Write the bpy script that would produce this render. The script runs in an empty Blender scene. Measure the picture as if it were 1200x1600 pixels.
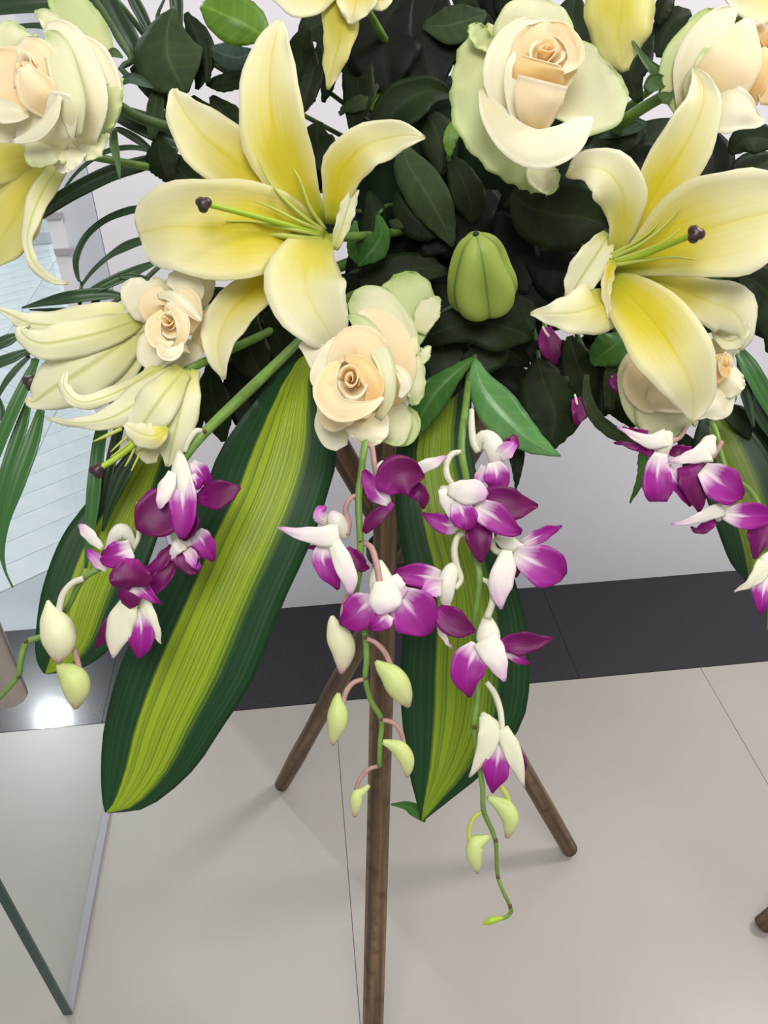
import bpy, math, random
import numpy as np
from mathutils import Vector
random.seed(7)
scene = bpy.context.scene
COL = scene.collection

# ------------------------------------------------------------------ camera
F_PX, CAM_H = 1250.0, 1.30
PITCH, YAW, ROLL = math.radians(36.0), math.radians(5.93), math.radians(-0.73)
CP = np.array([0.0, 0.0, CAM_H])
_f = np.array([math.sin(YAW) * math.cos(PITCH), math.cos(YAW) * math.cos(PITCH), -math.sin(PITCH)])
_r = np.array([math.cos(YAW), -math.sin(YAW), 0.0])
_u = np.cross(_r, _f)
CR = math.cos(ROLL) * _r + math.sin(ROLL) * _u
CU = -math.sin(ROLL) * _r + math.cos(ROLL) * _u
CF = _f
cd = bpy.data.cameras.new('camera')
cam = bpy.data.objects.new('camera', cd)
COL.objects.link(cam)
from mathutils import Matrix
M = Matrix(((CR[0], CU[0], -CF[0], CP[0]), (CR[1], CU[1], -CF[1], CP[1]), (CR[2], CU[2], -CF[2], CP[2]), (0, 0, 0, 1)))
cam.matrix_world = M
cd.sensor_fit = 'VERTICAL'
cd.sensor_height = 36.0
cd.lens = 36.0 * F_PX / 1600.0
cd.clip_start = 0.02
scene.camera = cam

# ------------------------------------------------------------------ world, light, exposure
w = bpy.data.worlds.new('room_light')
scene.world = w
w.use_nodes = True
w.node_tree.nodes['Background'].inputs[0].default_value = (0.93, 0.96, 1.0, 1)
w.node_tree.nodes['Background'].inputs[1].default_value = 0.50


def area(name, loc, size, power, target, color=(1, 0.97, 0.93)):
    l = bpy.data.lights.new(name, 'AREA')
    l.shape = 'DISK'
    l.size = size
    l.energy = power
    l.color = color
    o = bpy.data.objects.new(name, l)
    o.location = loc
    d = Vector(target) - Vector(loc)
    o.rotation_euler = d.to_track_quat('-Z', 'Y').to_euler()
    COL.objects.link(o)
    return o


area('ceiling_lamp_light', (1.7, 0.9, 2.75), 0.5, 34, (0.2, 0.9, 0.3))
area('ceiling_panel_light', (-0.1, -0.7, 2.75), 1.2, 38, (0.2, 0.9, 0.8))
vs = scene.view_settings
vs.view_transform = 'Standard'
vs.look = 'None'
vs.exposure = 0.0
vs.gamma = 1.0
vs.use_curve_mapping = False


# ------------------------------------------------------------------ geometry helpers
def ray(x, y):
    return CF + CR * ((x - 600.0) / F_PX) - CU * ((y - 800.0) / F_PX)


def W(x, y, d):
    return CP + ray(x, y) * d


def on_plane(x, y, axis, val):
    r = ray(x, y)
    return CP + r * ((val - CP[axis]) / r[axis])


def spline(P, n):
    P = np.asarray(P, float)
    m = len(P)
    if m == 1:
        return np.repeat(P, n, 0)
    out = []
    for t in np.linspace(0, m - 1, n):
        i = min(int(t), m - 2)
        s = t - i
        p1, p2 = P[i], P[i + 1]
        p0 = P[i - 1] if i > 0 else 2 * p1 - p2
        p3 = P[i + 2] if i + 2 < m else 2 * p2 - p1
        out.append(0.5 * (2 * p1 + (p2 - p0) * s + (2 * p0 - 5 * p1 + 4 * p2 - p3) * s * s + (3 * p1 - p0 - 3 * p2 + p3) * s ** 3))
    return np.array(out)


def grid_mesh(name, G, closed=False, caps=False):
    """G: rows x cols x 3 world points."""
    R_, C_ = G.shape[:2]
    V = G.reshape(-1, 3)
    faces, uvs = [], []
    cc = C_ if closed else C_ - 1
    for i in range(R_ - 1):
        for j in range(cc):
            j2 = (j + 1) % C_
            faces.append((i * C_ + j, i * C_ + j2, (i + 1) * C_ + j2, (i + 1) * C_ + j))
            u0, u1 = j / cc, (j + 1) / cc
            v0, v1 = i / (R_ - 1), (i + 1) / (R_ - 1)
            uvs += [(u0, v0), (u1, v0), (u1, v1), (u0, v1)]
    if caps:
        faces.append(tuple(range(C_ - 1, -1, -1)))
        uvs += [(0.5, 0)] * C_
        faces.append(tuple(range((R_ - 1) * C_, R_ * C_)))
        uvs += [(0.5, 1)] * C_
    me = bpy.data.meshes.new(name)
    me.from_pydata(V.tolist(), [], faces)
    uv = me.uv_layers.new(name='UVMap')
    uv.data.foreach_set('uv', np.array(uvs, 'f').ravel())
    me.polygons.foreach_set('use_smooth', [True] * len(me.polygons))
    return me


def link(name, me, mat, parent=None, label=None, off=None):
    if off is not None:
        co = np.empty(len(me.vertices) * 3)
        me.vertices.foreach_get('co', co)
        co = co.reshape(-1, 3) - np.asarray(off)
        me.vertices.foreach_set('co', co.ravel())
        me.update()
    if mat is not None:
        me.materials.append(mat)
    o = bpy.data.objects.new(name, me)
    COL.objects.link(o)
    if parent is not None:
        o.parent = parent
    if label:
        o['label'] = label
    return o


def solidify(o, t):
    m = o.modifiers.new('thickness', 'SOLIDIFY')
    m.thickness = t
    m.offset = 0.0


def box_mesh(name, x0, x1, y0, y1, z0, z1, bev=0.0):
    V = [(x, y, z) for z in (z0, z1) for y in (y0, y1) for x in (x0, x1)]
    Fc = [(0, 2, 3, 1), (4, 5, 7, 6), (0, 1, 5, 4), (2, 6, 7, 3), (0, 4, 6, 2), (1, 3, 7, 5)]
    me = bpy.data.meshes.new(name)
    me.from_pydata(V, [], Fc)
    return me


def structure(o):
    o['kind'] = 'structure'
    return o


# ------------------------------------------------------------------ materials
def lin(c):
    return tuple(((v / 255.0) / 12.92 if v / 255.0 <= 0.04045 else ((v / 255.0 + 0.055) / 1.055) ** 2.4) for v in c) + (1.0,)


class NT:
    def __init__(self, name, rough=0.5, spec=0.4, transl=0.0):
        m = bpy.data.materials.new(name)
        m.use_nodes = True
        self.m = m
        self.t = m.node_tree
        self.b = self.t.nodes['Principled BSDF']
        self.b.inputs['Roughness'].default_value = rough
        self.b.inputs['Specular IOR Level'].default_value = spec
        self.transl = transl

    def n(self, typ, **kw):
        nd = self.t.nodes.new(typ)
        for k, v in kw.items():
            setattr(nd, k, v)
        return nd

    def l(self, a, b):
        self.t.links.new(a, b)

    def uv(self):
        s = self.n('ShaderNodeSeparateXYZ')
        u = self.n('ShaderNodeUVMap', uv_map='UVMap')
        self.l(u.outputs[0], s.inputs[0])
        return s.outputs[0], s.outputs[1]

    def math(self, op, a, b=None, c=None, clamp=False):
        nd = self.n('ShaderNodeMath', operation=op, use_clamp=clamp)
        for i, v in enumerate((a, b, c)):
            if v is None:
                continue
            if isinstance(v, (int, float)):
                nd.inputs[i].default_value = v
            else:
                self.l(v, nd.inputs[i])
        return nd.outputs[0]

    def ramp(self, x, stops, interp='LINEAR'):
        nd = self.n('ShaderNodeValToRGB')
        cr = nd.color_ramp
        cr.interpolation = interp
        while len(cr.elements) < len(stops):
            cr.elements.new(0.5)
        for e, (p, c) in zip(cr.elements, stops):
            e.position = p
            e.color = c if len(c) == 4 else lin(c)
        self.l(x, nd.inputs[0])
        return nd.outputs[0]

    def mix(self, f, a, b, mode='MIX'):
        nd = self.n('ShaderNodeMix', data_type='RGBA', blend_type=mode)
        if isinstance(f, (int, float)):
            nd.inputs[0].default_value = f
        else:
            self.l(f, nd.inputs[0])
        for i, v in ((6, a), (7, b)):
            if isinstance(v, tuple):
                nd.inputs[i].default_value = v if len(v) == 4 else lin(v)
            else:
                self.l(v, nd.inputs[i])
        return nd.outputs[2]

    def noise(self, scale, detail=2.0, coord='Object', mscale=None):
        tc = self.n('ShaderNodeTexCoord')
        nz = self.n('ShaderNodeTexNoise')
        nz.inputs['Scale'].default_value = scale
        nz.inputs['Detail'].default_value = detail
        src = tc.outputs[coord]
        if mscale:
            mp = self.n('ShaderNodeMapping')
            mp.inputs['Scale'].default_value = mscale
            self.l(src, mp.inputs[0])
            src = mp.outputs[0]
        self.l(src, nz.inputs['Vector'])
        return nz.outputs[0]

    def bump(self, h, strength=0.2, dist=0.001):
        b = self.n('ShaderNodeBump')
        b.inputs['Strength'].default_value = strength
        b.inputs['Distance'].default_value = dist
        self.l(h, b.inputs['Height'])
        self.l(b.outputs[0], self.b.inputs['Normal'])

    def done(self, col):
        if isinstance(col, tuple):
            self.b.inputs['Base Color'].default_value = col if len(col) == 4 else lin(col)
        else:
            self.l(col, self.b.inputs['Base Color'])
        if self.transl > 0:
            tr = self.n('ShaderNodeBsdfTranslucent')
            if isinstance(col, tuple):
                tr.inputs[0].default_value = col if len(col) == 4 else lin(col)
            else:
                self.l(col, tr.inputs[0])
            mx = self.n('ShaderNodeMixShader')
            mx.inputs[0].default_value = self.transl
            out = self.t.nodes['Material Output']
            self.l(self.b.outputs[0], mx.inputs[1])
            self.l(tr.outputs[0], mx.inputs[2])
            self.l(mx.outputs[0], out.inputs[0])
        return self.m


MAT = {}


def simple(key, c, rough=0.5, spec=0.4, transl=0.0, var=0.0, scale=30, metal=0.0):
    s = NT(key, rough, spec, transl)
    s.b.inputs['Metallic'].default_value = metal
    if var > 0:
        z = s.noise(scale, 3)
        a = tuple(max(0, v * (1 - var)) for v in c)
        b = tuple(min(255, v * (1 + var)) for v in c)
        col = s.ramp(z, [(0.3, a), (0.7, b)])
    else:
        col = c
    MAT[key] = s.done(col)


def lily_mat(key, edge, yellow, throat, spread, green_rib=False, transl=0.3):
    s = NT(key, 0.45, 0.3, transl)
    u, v = s.uv()
    a = s.math('ABSOLUTE', s.math('SUBTRACT', s.math('MULTIPLY', u, 2.0), 1.0))     # 0 midrib, 1 edge
    streak = s.noise(1.0, 3, 'UV', (34, 1.2, 1))
    basef = s.ramp(v, [(0.0, (1, 1, 1, 1)), (spread * 0.55, (0.9, 0.9, 0.9, 1)), (spread, (0.35, 0.35, 0.35, 1)), (min(1, spread + 0.35), (0.06, 0.06, 0.06, 1))])
    bw = s.n('ShaderNodeRGBToBW')
    s.l(basef, bw.inputs[0])
    mid = s.ramp(a, [(0.0, (1, 1, 1, 1)), (0.10, (0.62, 0.62, 0.62, 1)), (0.45, (0.35, 0.35, 0.35, 1)), (1.0, (0, 0, 0, 1))])
    bm = s.n('ShaderNodeRGBToBW')
    s.l(mid, bm.inputs[0])
    edgefade = s.math('SUBTRACT', 1.0, s.math('MULTIPLY', s.math('POWER', a, 2.5), 0.55))
    f = s.math('ADD', s.math('MULTIPLY', bw.outputs[0], edgefade), s.math('MULTIPLY', bm.outputs[0], 0.34))
    f = s.math('ADD', f, s.math('MULTIPLY', s.math('SUBTRACT', streak, 0.5), 0.35), clamp=True)
    col = s.mix(f, edge, yellow)
    th = s.ramp(v, [(0.0, (1, 1, 1, 1)), (0.16, (0, 0, 0, 1))])
    col = s.mix(th, col, throat)
    if green_rib:
        rib = s.ramp(a, [(0.0, (1, 1, 1, 1)), (0.05, (0.75, 0.75, 0.75, 1)), (0.14, (0, 0, 0, 1))])
        col = s.mix(s.math('MULTIPLY', rib, 0.55), col, (180, 190, 84))
    ridge = s.math('MULTIPLY', s.math('POWER', s.math('SUBTRACT', 1.0, a), 12.0), -1.0)
    s.bump(s.math('ADD', ridge, s.math('MULTIPLY', streak, 0.25)), 0.35, 0.0012)
    MAT[key] = s.done(col)


def rose_mat(key, base, mid, rim, rimpos, transl=0.28):
    s = NT(key, 0.55, 0.25, transl)
    u, v = s.uv()
    z = s.noise(1.0, 3, 'UV', (9, 2, 1))
    vv = s.math('ADD', v, s.math('MULTIPLY', s.math('SUBTRACT', z, 0.5), 0.18))
    a = s.math('ABSOLUTE', s.math('SUBTRACT', s.math('MULTIPLY', u, 2.0), 1.0))
    vv = s.math('MAXIMUM', vv, s.math('MULTIPLY', s.math('POWER', a, 3.0), 0.98))
    col = s.ramp(vv, [(0.0, base), (rimpos * 0.6, mid), (rimpos, mid), (1.0, rim)])
    s.bump(s.noise(1.0, 2, 'UV', (26, 1.5, 1)), 0.12, 0.001)
    MAT[key] = s.done(col)


def orchid_mat(key, stops, vein=0.24, transl=0.2):
    s = NT(key, 0.42, 0.3, transl)
    u, v = s.uv()
    a = s.math('ABSOLUTE', s.math('SUBTRACT', s.math('MULTIPLY', u, 2.0), 1.0))
    z = s.noise(1.0, 2, 'UV', (14, 1.5, 1))
    rib = s.math('MULTIPLY', s.math('POWER', s.math('SUBTRACT', 1.0, a), 9.0), -vein)
    vv = s.math('ADD', s.math('ADD', v, s.math('MULTIPLY', s.math('SUBTRACT', z, 0.5), 0.22)), rib)
    col = s.ramp(vv, stops)
    s.bump(z, 0.15, 0.0008)
    MAT[key] = s.done(col)


def leaf_mat(key, dark, light, rough=0.5, spec=0.12, transl=0.1, veins=7.0):
    s = NT(key, rough, spec, transl)
    u, v = s.uv()
    a = s.math('ABSOLUTE', s.math('SUBTRACT', s.math('MULTIPLY', u, 2.0), 1.0))
    z = s.noise(26, 3)
    col = s.ramp(z, [(0.3, dark), (0.75, light)])
    rib = s.math('POWER', s.math('SUBTRACT', 1.0, a), 26.0)
    lateral = s.math('POWER', s.math('ABSOLUTE', s.math('SINE', s.math('MULTIPLY', s.math('SUBTRACT', v, s.math('MULTIPLY', a, 0.12)), veins * 3.14))), 18.0)
    k = s.math('ADD', s.math('MULTIPLY', rib, 0.4), s.math('MULTIPLY', lateral, 0.07), clamp=True)
    lt = tuple(min(255, x * 1.35 + 12) for x in light)
    col = s.mix(k, col, lt)
    s.bump(s.math('ADD', rib, s.math('MULTIPLY', lateral, 0.25)), 0.2, -0.0006)
    MAT[key] = s.done(col)


lily_mat('lily_face', (238, 235, 208), (218, 204, 52), (172, 182, 44), 0.56)
lily_mat('lily_face_white', (240, 237, 212), (224, 214, 92), (190, 196, 66), 0.40)
lily_mat('lily_outside', (240, 238, 208), (230, 226, 158), (196, 198, 104), 0.26, True)
lily_mat('lily_outside_yellow', (226, 221, 156), (206, 196, 78), (172, 174, 66), 0.7)
rose_mat('rose_inner', (252, 210, 138), (252, 226, 168), (251, 235, 196), 0.8, 0.38)
rose_mat('rose_mid', (249, 222, 164), (249, 233, 194), (248, 239, 214), 0.8, 0.35)
rose_mat('rose_cream', (238, 228, 184), (241, 236, 208), (243, 240, 220), 0.8)
rose_mat('rose_guard', (232, 224, 176), (230, 229, 190), (186, 206, 138), 0.66)
rose_mat('rose_green', (212, 208, 150), (206, 214, 158), (164, 190, 104), 0.62)
MAG, DMAG, WHT = (146, 16, 128), (112, 8, 84), (232, 228, 214)
orchid_mat('orchid_petal', [(0.0, WHT), (0.16, (226, 196, 218)), (0.34, (164, 46, 150)), (0.7, MAG), (1.0, (118, 8, 94))])
orchid_mat('orchid_dark', [(0.0, (158, 40, 136)), (0.2, (122, 12, 100)), (0.6, (104, 7, 78)), (1.0, (106, 7, 78))], 0.12)
orchid_mat('orchid_lilac', [(0.0, WHT), (0.45, (214, 150, 206)), (0.8, (172, 60, 164)), (1.0, (156, 40, 150))])
orchid_mat('orchid_sepal', [(0.0, (238, 236, 218)), (0.6, (234, 222, 220)), (0.9, (222, 186, 210)), (1.0, (206, 150, 196))], 0.0)
orchid_mat('orchid_sepal_green', [(0.0, (228, 230, 196)), (0.7, (228, 224, 200)), (1.0, (218, 206, 190))], 0.0)
orchid_mat('orchid_body', [(0.0, (230, 232, 208)), (0.7, (232, 228, 214)), (1.0, (222, 198, 210))], 0.0)
orchid_mat('bud_green', [(0.0, (196, 210, 132)), (0.5, (204, 214, 136)), (0.85, (198, 202, 142)), (1.0, (176, 154, 134))], 0.0, 0.15)
orchid_mat('bud_pale', [(0.0, (224, 226, 188)), (0.5, (228, 228, 184)), (0.85, (220, 210, 180)), (1.0, (184, 136, 150))], 0.0, 0.15)
leaf_mat('leaf_dark', (17, 29, 12), (35, 49, 21))
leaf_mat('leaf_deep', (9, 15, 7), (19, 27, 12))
leaf_mat('leaf_olive', (42, 56, 32), (62, 76, 46), 0.6)
leaf_mat('leaf_green', (50, 92, 40), (84, 126, 58), 0.35)
leaf_mat('leaf_bright', (84, 122, 26), (112, 150, 44), 0.4, 0.4, 0.25)
leaf_mat('leaf_light', (84, 140, 72), (116, 166, 98), 0.3, 0.5, 0.2)
leaf_mat('leaf_grey', (48, 66, 56), (74, 92, 78), 0.45)


def palm_mat(key, dark, light):
    s = NT(key, 0.4, 0.4, 0.12)
    z = s.noise(1.0, 2, 'UV', (16, 0.7, 1))
    MAT[key] = s.done(s.ramp(z, [(0.3, dark), (0.75, light)]))


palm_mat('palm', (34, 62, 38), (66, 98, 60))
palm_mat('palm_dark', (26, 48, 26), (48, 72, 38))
palm_mat('palm_bright', (44, 92, 40), (76, 124, 58))


def dracaena_mat(key, lime, dark, half, soft):
    s = NT(key, 0.45, 0.28, 0.12)
    u, v = s.uv()
    a = s.math('ABSOLUTE', s.math('SUBTRACT', s.math('MULTIPLY', u, 2.0), 1.0))
    z = s.noise(1.0, 2, 'UV', (22, 0.35, 1))
    z2 = s.noise(1.0, 3, 'UV', (52, 0.6, 1))
    e = s.math('ADD', a, s.math('MULTIPLY', s.math('SUBTRACT', z, 0.5), 0.42))
    core = s.ramp(e, [(half - soft, (1, 1, 1, 1)), (half + soft, (0, 0, 0, 1))])
    line = s.ramp(z2, [(0.46, (0, 0, 0, 1)), (0.62, (1, 1, 1, 1))])
    green = tuple(int(0.55 * p + 0.45 * q) for p, q in zip(dark, lime))
    lm = s.mix(s.math('MULTIPLY', line, 0.75), lime, green)
    dk = s.mix(s.math('MULTIPLY', line, 0.5), dark, tuple(int(q * 1.45) for q in dark))
    s.bump(z2, 0.25, 0.0008)
    MAT[key] = s.done(s.mix(core, dk, lm))


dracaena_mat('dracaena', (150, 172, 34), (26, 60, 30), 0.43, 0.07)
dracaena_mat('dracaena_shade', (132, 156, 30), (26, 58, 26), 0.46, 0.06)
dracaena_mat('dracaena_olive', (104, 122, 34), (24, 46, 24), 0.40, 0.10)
simple('stem_green', (104, 134, 58), 0.45, 0.4, 0, 0.12, 60)
simple('stem_dark', (66, 86, 44), 0.5, 0.4, 0, 0.15, 60)
simple('stem_pale', (212, 210, 186), 0.5, 0.3, 0.1)
simple('stem_pink', (178, 140, 132), 0.5, 0.3, 0.1, 0.1, 80)
simple('filament', (204, 212, 104), 0.45, 0.3, 0.3)
simple('pistil', (160, 188, 50), 0.4, 0.4, 0.1)
simple('stigma', (52, 32, 34), 0.35, 0.5, 0, 0.3, 300)
simple('foam', (22, 36, 22), 0.9, 0.1, 0, 0.2, 40)
simple('wire', (60, 54, 44), 0.4, 0.5, 0, 0, 1, 0.6)
simple('granite', (34, 33, 38), 0.06, 0.35, 0, 0.12, 220)
gb = MAT['granite'].node_tree.nodes['Principled BSDF']
gb.inputs['Coat Weight'].default_value = 0.4
gb.inputs['Coat Roughness'].default_value = 0.22
simple('wall_paint', (240, 237, 243), 0.7, 0.2, 0, 0.008, 3)
simple('frame_paint', (214, 218, 226), 0.4, 0.4)
simple('strip_paint', (236, 234, 238), 0.4, 0.4, 0, 0.01, 20)
simple('hinge_steel', (176, 172, 180), 0.4)
simple('grout', (150, 146, 142), 0.8, 0.1)
simple('far_wall', (214, 224, 226), 0.6, 0.2, 0, 0.02, 4)
simple('far_joint', (192, 199, 203), 0.6)
simple('steel', (232, 220, 212), 0.35, 0.5, 0, 0, 1, 0.8)
simple('glass_edge', (26, 62, 54), 0.15, 0.5)
simple('rose_sepal', (70, 96, 50), 0.5, 0.3, 0.1, 0.12, 60)
simple('thorn_brown', (92, 70, 50), 0.6)


def tile_mat():
    s = NT('floor_tile', 0.3, 0.4)
    z = s.noise(2.2, 4)
    z2 = s.noise(160, 2)
    col = s.ramp(z, [(0.3, (166, 161, 153)), (0.7, (177, 172, 164))])
    sp = s.ramp(z2, [(0.62, (0, 0, 0, 1)), (0.8, (1, 1, 1, 1))])
    col = s.mix(s.math('MULTIPLY', sp, 0.25), col, (180, 170, 160))
    MAT['tile'] = s.done(col)


def marble_mat():
    s = NT('pale_marble', 0.25, 0.5)
    z = s.noise(3.0, 5, 'Object', (1, 3, 1))
    col = s.ramp(z, [(0.35, (208, 218, 220)), (0.6, (230, 236, 238))])
    MAT['marble'] = s.done(col)
    s = NT('pale_marble_grey', 0.25, 0.5)
    z = s.noise(3.5, 5, 'Object', (1, 3, 1))
    col = s.ramp(z, [(0.35, (200, 210, 212)), (0.6, (222, 229, 231))])
    MAT['marble2'] = s.done(col)


def pole_mat():
    s = NT('pole_wood', 0.55, 0.3)
    z = s.noise(1.0, 5, 'UV', (9, 3.0, 1))
    z2 = s.noise(55, 3)
    col = s.ramp(z, [(0.28, (64, 50, 39)), (0.5, (102, 80, 60)), (0.72, (146, 118, 88))])
    col = s.mix(s.math('MULTIPLY', s.ramp(z2, [(0.5, (0, 0, 0, 1)), (0.7, (1, 1, 1, 1))]), 0.6), col, (58, 44, 38))
    s.bump(z, 0.4, 0.001)
    MAT['pole'] = s.done(col)


def glass_mat():
    m = bpy.data.materials.new('clear_glass')
    m.use_nodes = True
    t = m.node_tree
    t.nodes.remove(t.nodes['Principled BSDF'])
    tr = t.nodes.new('ShaderNodeBsdfTransparent')
    tr.inputs[0].default_value = (0.965, 0.985, 0.985, 1)
    gl = t.nodes.new('ShaderNodeBsdfGlossy')
    gl.inputs['Roughness'].default_value = 0.02
    lw = t.nodes.new('ShaderNodeLayerWeight')
    pw = t.nodes.new('ShaderNodeMath')
    pw.operation = 'POWER'
    pw.inputs[1].default_value = 5.0
    t.links.new(lw.outputs['Facing'], pw.inputs[0])
    fr = t.nodes.new('ShaderNodeMath')
    fr.operation = 'MULTIPLY_ADD'
    fr.inputs[1].default_value = 0.6
    fr.inputs[2].default_value = 0.03
    t.links.new(pw.outputs[0], fr.inputs[0])
    mx = t.nodes.new('ShaderNodeMixShader')
    t.links.new(fr.outputs[0], mx.inputs[0])
    t.links.new(tr.outputs[0], mx.inputs[1])
    t.links.new(gl.outputs[0], mx.inputs[2])
    t.links.new(mx.outputs[0], t.nodes['Material Output'].inputs[0])
    MAT['glass'] = m


tile_mat()
marble_mat()
pole_mat()
glass_mat()

# ------------------------------------------------------------------ the room
YW = on_plane(600, 937, 2, 0.0)[1]          # white wall face
YB = on_plane(600, 1089, 2, 0.0)[1]         # near edge of the black border
XJ = on_plane(170, 420, 1, YW)[0]           # wall end / door frame
XF = on_plane(118, 440, 1, YW)[0]           # frame left side
XS = on_plane(96, 440, 1, YW)[0]            # pale strip left side
XG = on_plane(138, 1430, 2, 0.0)[0]         # glass door plane
YG = on_plane(107, 1590, 2, 0.0)[1]         # glass door free edge
X1 = on_plane(543, 1350, 2, 0.0)[0]         # floor joints square to the wall
X2 = on_plane(1130, 1105, 2, 0.0)[0]
TW = X2 - X1
print('GEO', YW, YB, XJ, XF, XS, XG, YG, X1, X2, TW)

fl = structure(link('floor', box_mesh('floor', -3.2, 3.6, -2.4, YB, -0.06, -0.004), MAT['grout']))
gap = 0.0012
tile_me = box_mesh('tile', gap / 2, TW - gap / 2, gap / 2, TW - gap / 2, -0.02, 0.0)
tile_me.materials.append(MAT['tile'])
for i in range(-5, 5):
    for j in range(0, 5):
        x0 = X1 + i * TW
        y0 = YB - (j + 1) * TW
        if x0 < -3.2 or x0 + TW > 3.6:
            continue
        o = bpy.data.objects.new('tile', tile_me)
        o.location = (x0, y0, 0)
        COL.objects.link(o)
        o.parent = fl
bd = structure(link('trim_1', box_mesh('trim_1', -3.2, 3.6, YB + 0.0005, YW, -0.06, -0.004), MAT['grout']))
sw = 1.0
xs = on_plane(163, 1110, 2, 0.0)[0]
slab_me = box_mesh('slab', 0.0005, sw - 0.0005, YB + 0.001, YW - 0.0005, -0.02, 0.0)
slab_me.materials.append(MAT['granite'])
for i in range(-3, 3):
    o = bpy.data.objects.new('slab', slab_me)
    o.location = (xs + i * sw, 0, 0)
    COL.objects.link(o)
    o.parent = bd

structure(link('wall_back', box_mesh('wall_back', XJ, 3.6, YW, YW + 0.14, 0.0, 2.9), MAT['wall_paint']))
d1 = structure(link('door_1', box_mesh('door_1', XF, XJ - 0.004, YW + 0.012, YW + 0.13, 0.0, 2.9), MAT['frame_paint']))
st = link('frame_strip', box_mesh('frame_strip', XS, XF, YW + 0.004, YW + 0.12, 0.0, 2.9), MAT['strip_paint'], d1)
for (hx, hy) in ((100, 393), (82, 337)):
    p = on_plane(hx, hy, 1, YW)
    link('hinge', box_mesh('hinge', p[0] - 0.016, p[0] + 0.016, YW - 0.002, YW + 0.006, p[2] - 0.005, p[2] + 0.005), MAT['hinge_steel'], d1)

# hall beyond the opening: chevron floor and far wall
YF = on_plane(50, 408, 2, 0.0)[1]
hb = structure(link('floor_beyond', box_mesh('floor_beyond', -3.6, XS + 1.6, YW + 0.0, YF + 0.3, -0.06, -0.003), MAT['far_joint']))
cw, chh = 0.34, 0.115


def chev_mesh(sgn):
    g = 0.0016
    y0, y1 = (0, cw * 0.75) if sgn > 0 else (cw * 0.75, 0)
    V = []
    for z in (-0.02, 0.0):
        V += [(g, y0 + g, z), (cw - g, y1 + g, z), (cw - g, y1 + chh - g, z), (g, y0 + chh - g, z)]
    me = bpy.data.meshes.new('plank')
    me.from_pydata(V, [], [(3, 2, 1, 0), (4, 5, 6, 7), (0, 1, 5, 4), (1, 2, 6, 5), (2, 3, 7, 6), (3, 0, 4, 7)])
    me.materials.append(MAT['marble'] if sgn > 0 else MAT['marble2'])
    return me


cm = (chev_mesh(1), chev_mesh(-1))
cx0 = on_plane(62, 700, 2, 0.0)[0]
for i in range(-4, 5):
    x0 = cx0 + i * cw
    if x0 > XS + 0.9:
        continue
    y = YW - 0.25
    while y < YF:
        if y >= YW + 0.002:
            o = bpy.data.objects.new('plank', cm[i % 2])
            o.location = (x0, y, 0)
            COL.objects.link(o)
            o.parent = hb
        y += chh
structure(link('wall_far', box_mesh('wall_far', -3.6, XS + 1.6, YF + 0.3, YF + 0.4, 0.0, 2.9), MAT['far_wall']))
structure(link('baseboard_far', box_mesh('baseboard_far', -3.6, XS + 1.6, YF + 0.27, YF + 0.3, 0.0, 0.06), MAT['far_joint']))

# glass door with tubular handle
def thing(name, label, cat, loc, group=None):
    o = bpy.data.objects.new(name, None)
    o.empty_display_size = 0.02
    o.location = tuple(loc)
    COL.objects.link(o)
    o['label'] = label
    o['category'] = cat
    if group:
        o['group'] = group
    return o


def tube_world(name, pts, radii, mat, parent, off, seg=10, n=None, squash=1.0, label=None, sq_dir=None):
    P = np.asarray(pts, float)
    n = n or max(3, 5 * (len(P) - 1) + 1)
    A = spline(np.column_stack([P, np.asarray(radii, float)]), n)
    C, Rr = A[:, :3], np.maximum(A[:, 3], 1e-5)
    T = np.gradient(C, axis=0)
    T /= np.linalg.norm(T, axis=1)[:, None] + 1e-12
    ref = np.asarray(sq_dir) if sq_dir is not None else CF
    G = np.zeros((n, seg, 3))
    for i in range(n):
        s1 = np.cross(T[i], ref)
        if np.linalg.norm(s1) < 1e-3:
            s1 = np.cross(T[i], CU)
        s1 /= np.linalg.norm(s1)
        s2 = np.cross(s1, T[i])
        for k in range(seg):
            a = 2 * math.pi * k / seg
            G[i, k] = C[i] + Rr[i] * (math.cos(a) * s1 + squash * math.sin(a) * s2)
    me = grid_mesh(name, G, True, True)
    return link(name, me, mat, parent, label, off)


gd = thing('glass_door', 'clear glass door panel with dark green edge at the left', 'glass door', (XG, YG, 0))
gbase = (XG, YG, 0)
hinge_y = YW - 0.02
gt = 0.012
link('pane', box_mesh('pane', XG - gt / 2, XG + gt / 2, YG + 0.004, hinge_y, 0.008, 2.3), MAT['glass'], gd, None, gbase)
link('edge', box_mesh('edge', XG - gt / 2, XG + gt / 2, YG, YG + 0.004, 0.008, 2.3), MAT['glass_edge'], gd, 'dark green polished glass edge', gbase)
link('bottom_rail', box_mesh('bottom_rail', XG - gt / 2, XG + gt / 2, YG + 0.004, hinge_y, 0.0, 0.008), MAT['hinge_steel'], gd, None, gbase)
hp = on_plane(18, 1088, 0, XG + 0.045)
hr = 0.0185
tube_world('handle', [(hp[0], hp[1], hp[2]), (hp[0], hp[1], hp[2] + 0.5), (hp[0], hp[1], hp[2] + 1.0)], [hr, hr, hr], MAT['steel'], gd, gbase, 24, 4, 1.0, 'brushed steel tube handle')
for dz in (0.12, 0.85):
    tube_world('handle_mount', [(hp[0], hp[1], hp[2] + dz), (XG, hp[1], hp[2] + dz)], [0.009, 0.009], MAT['steel'], gd, gbase, 10, 3, 1.0, None, (0, 0, 1))

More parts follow.
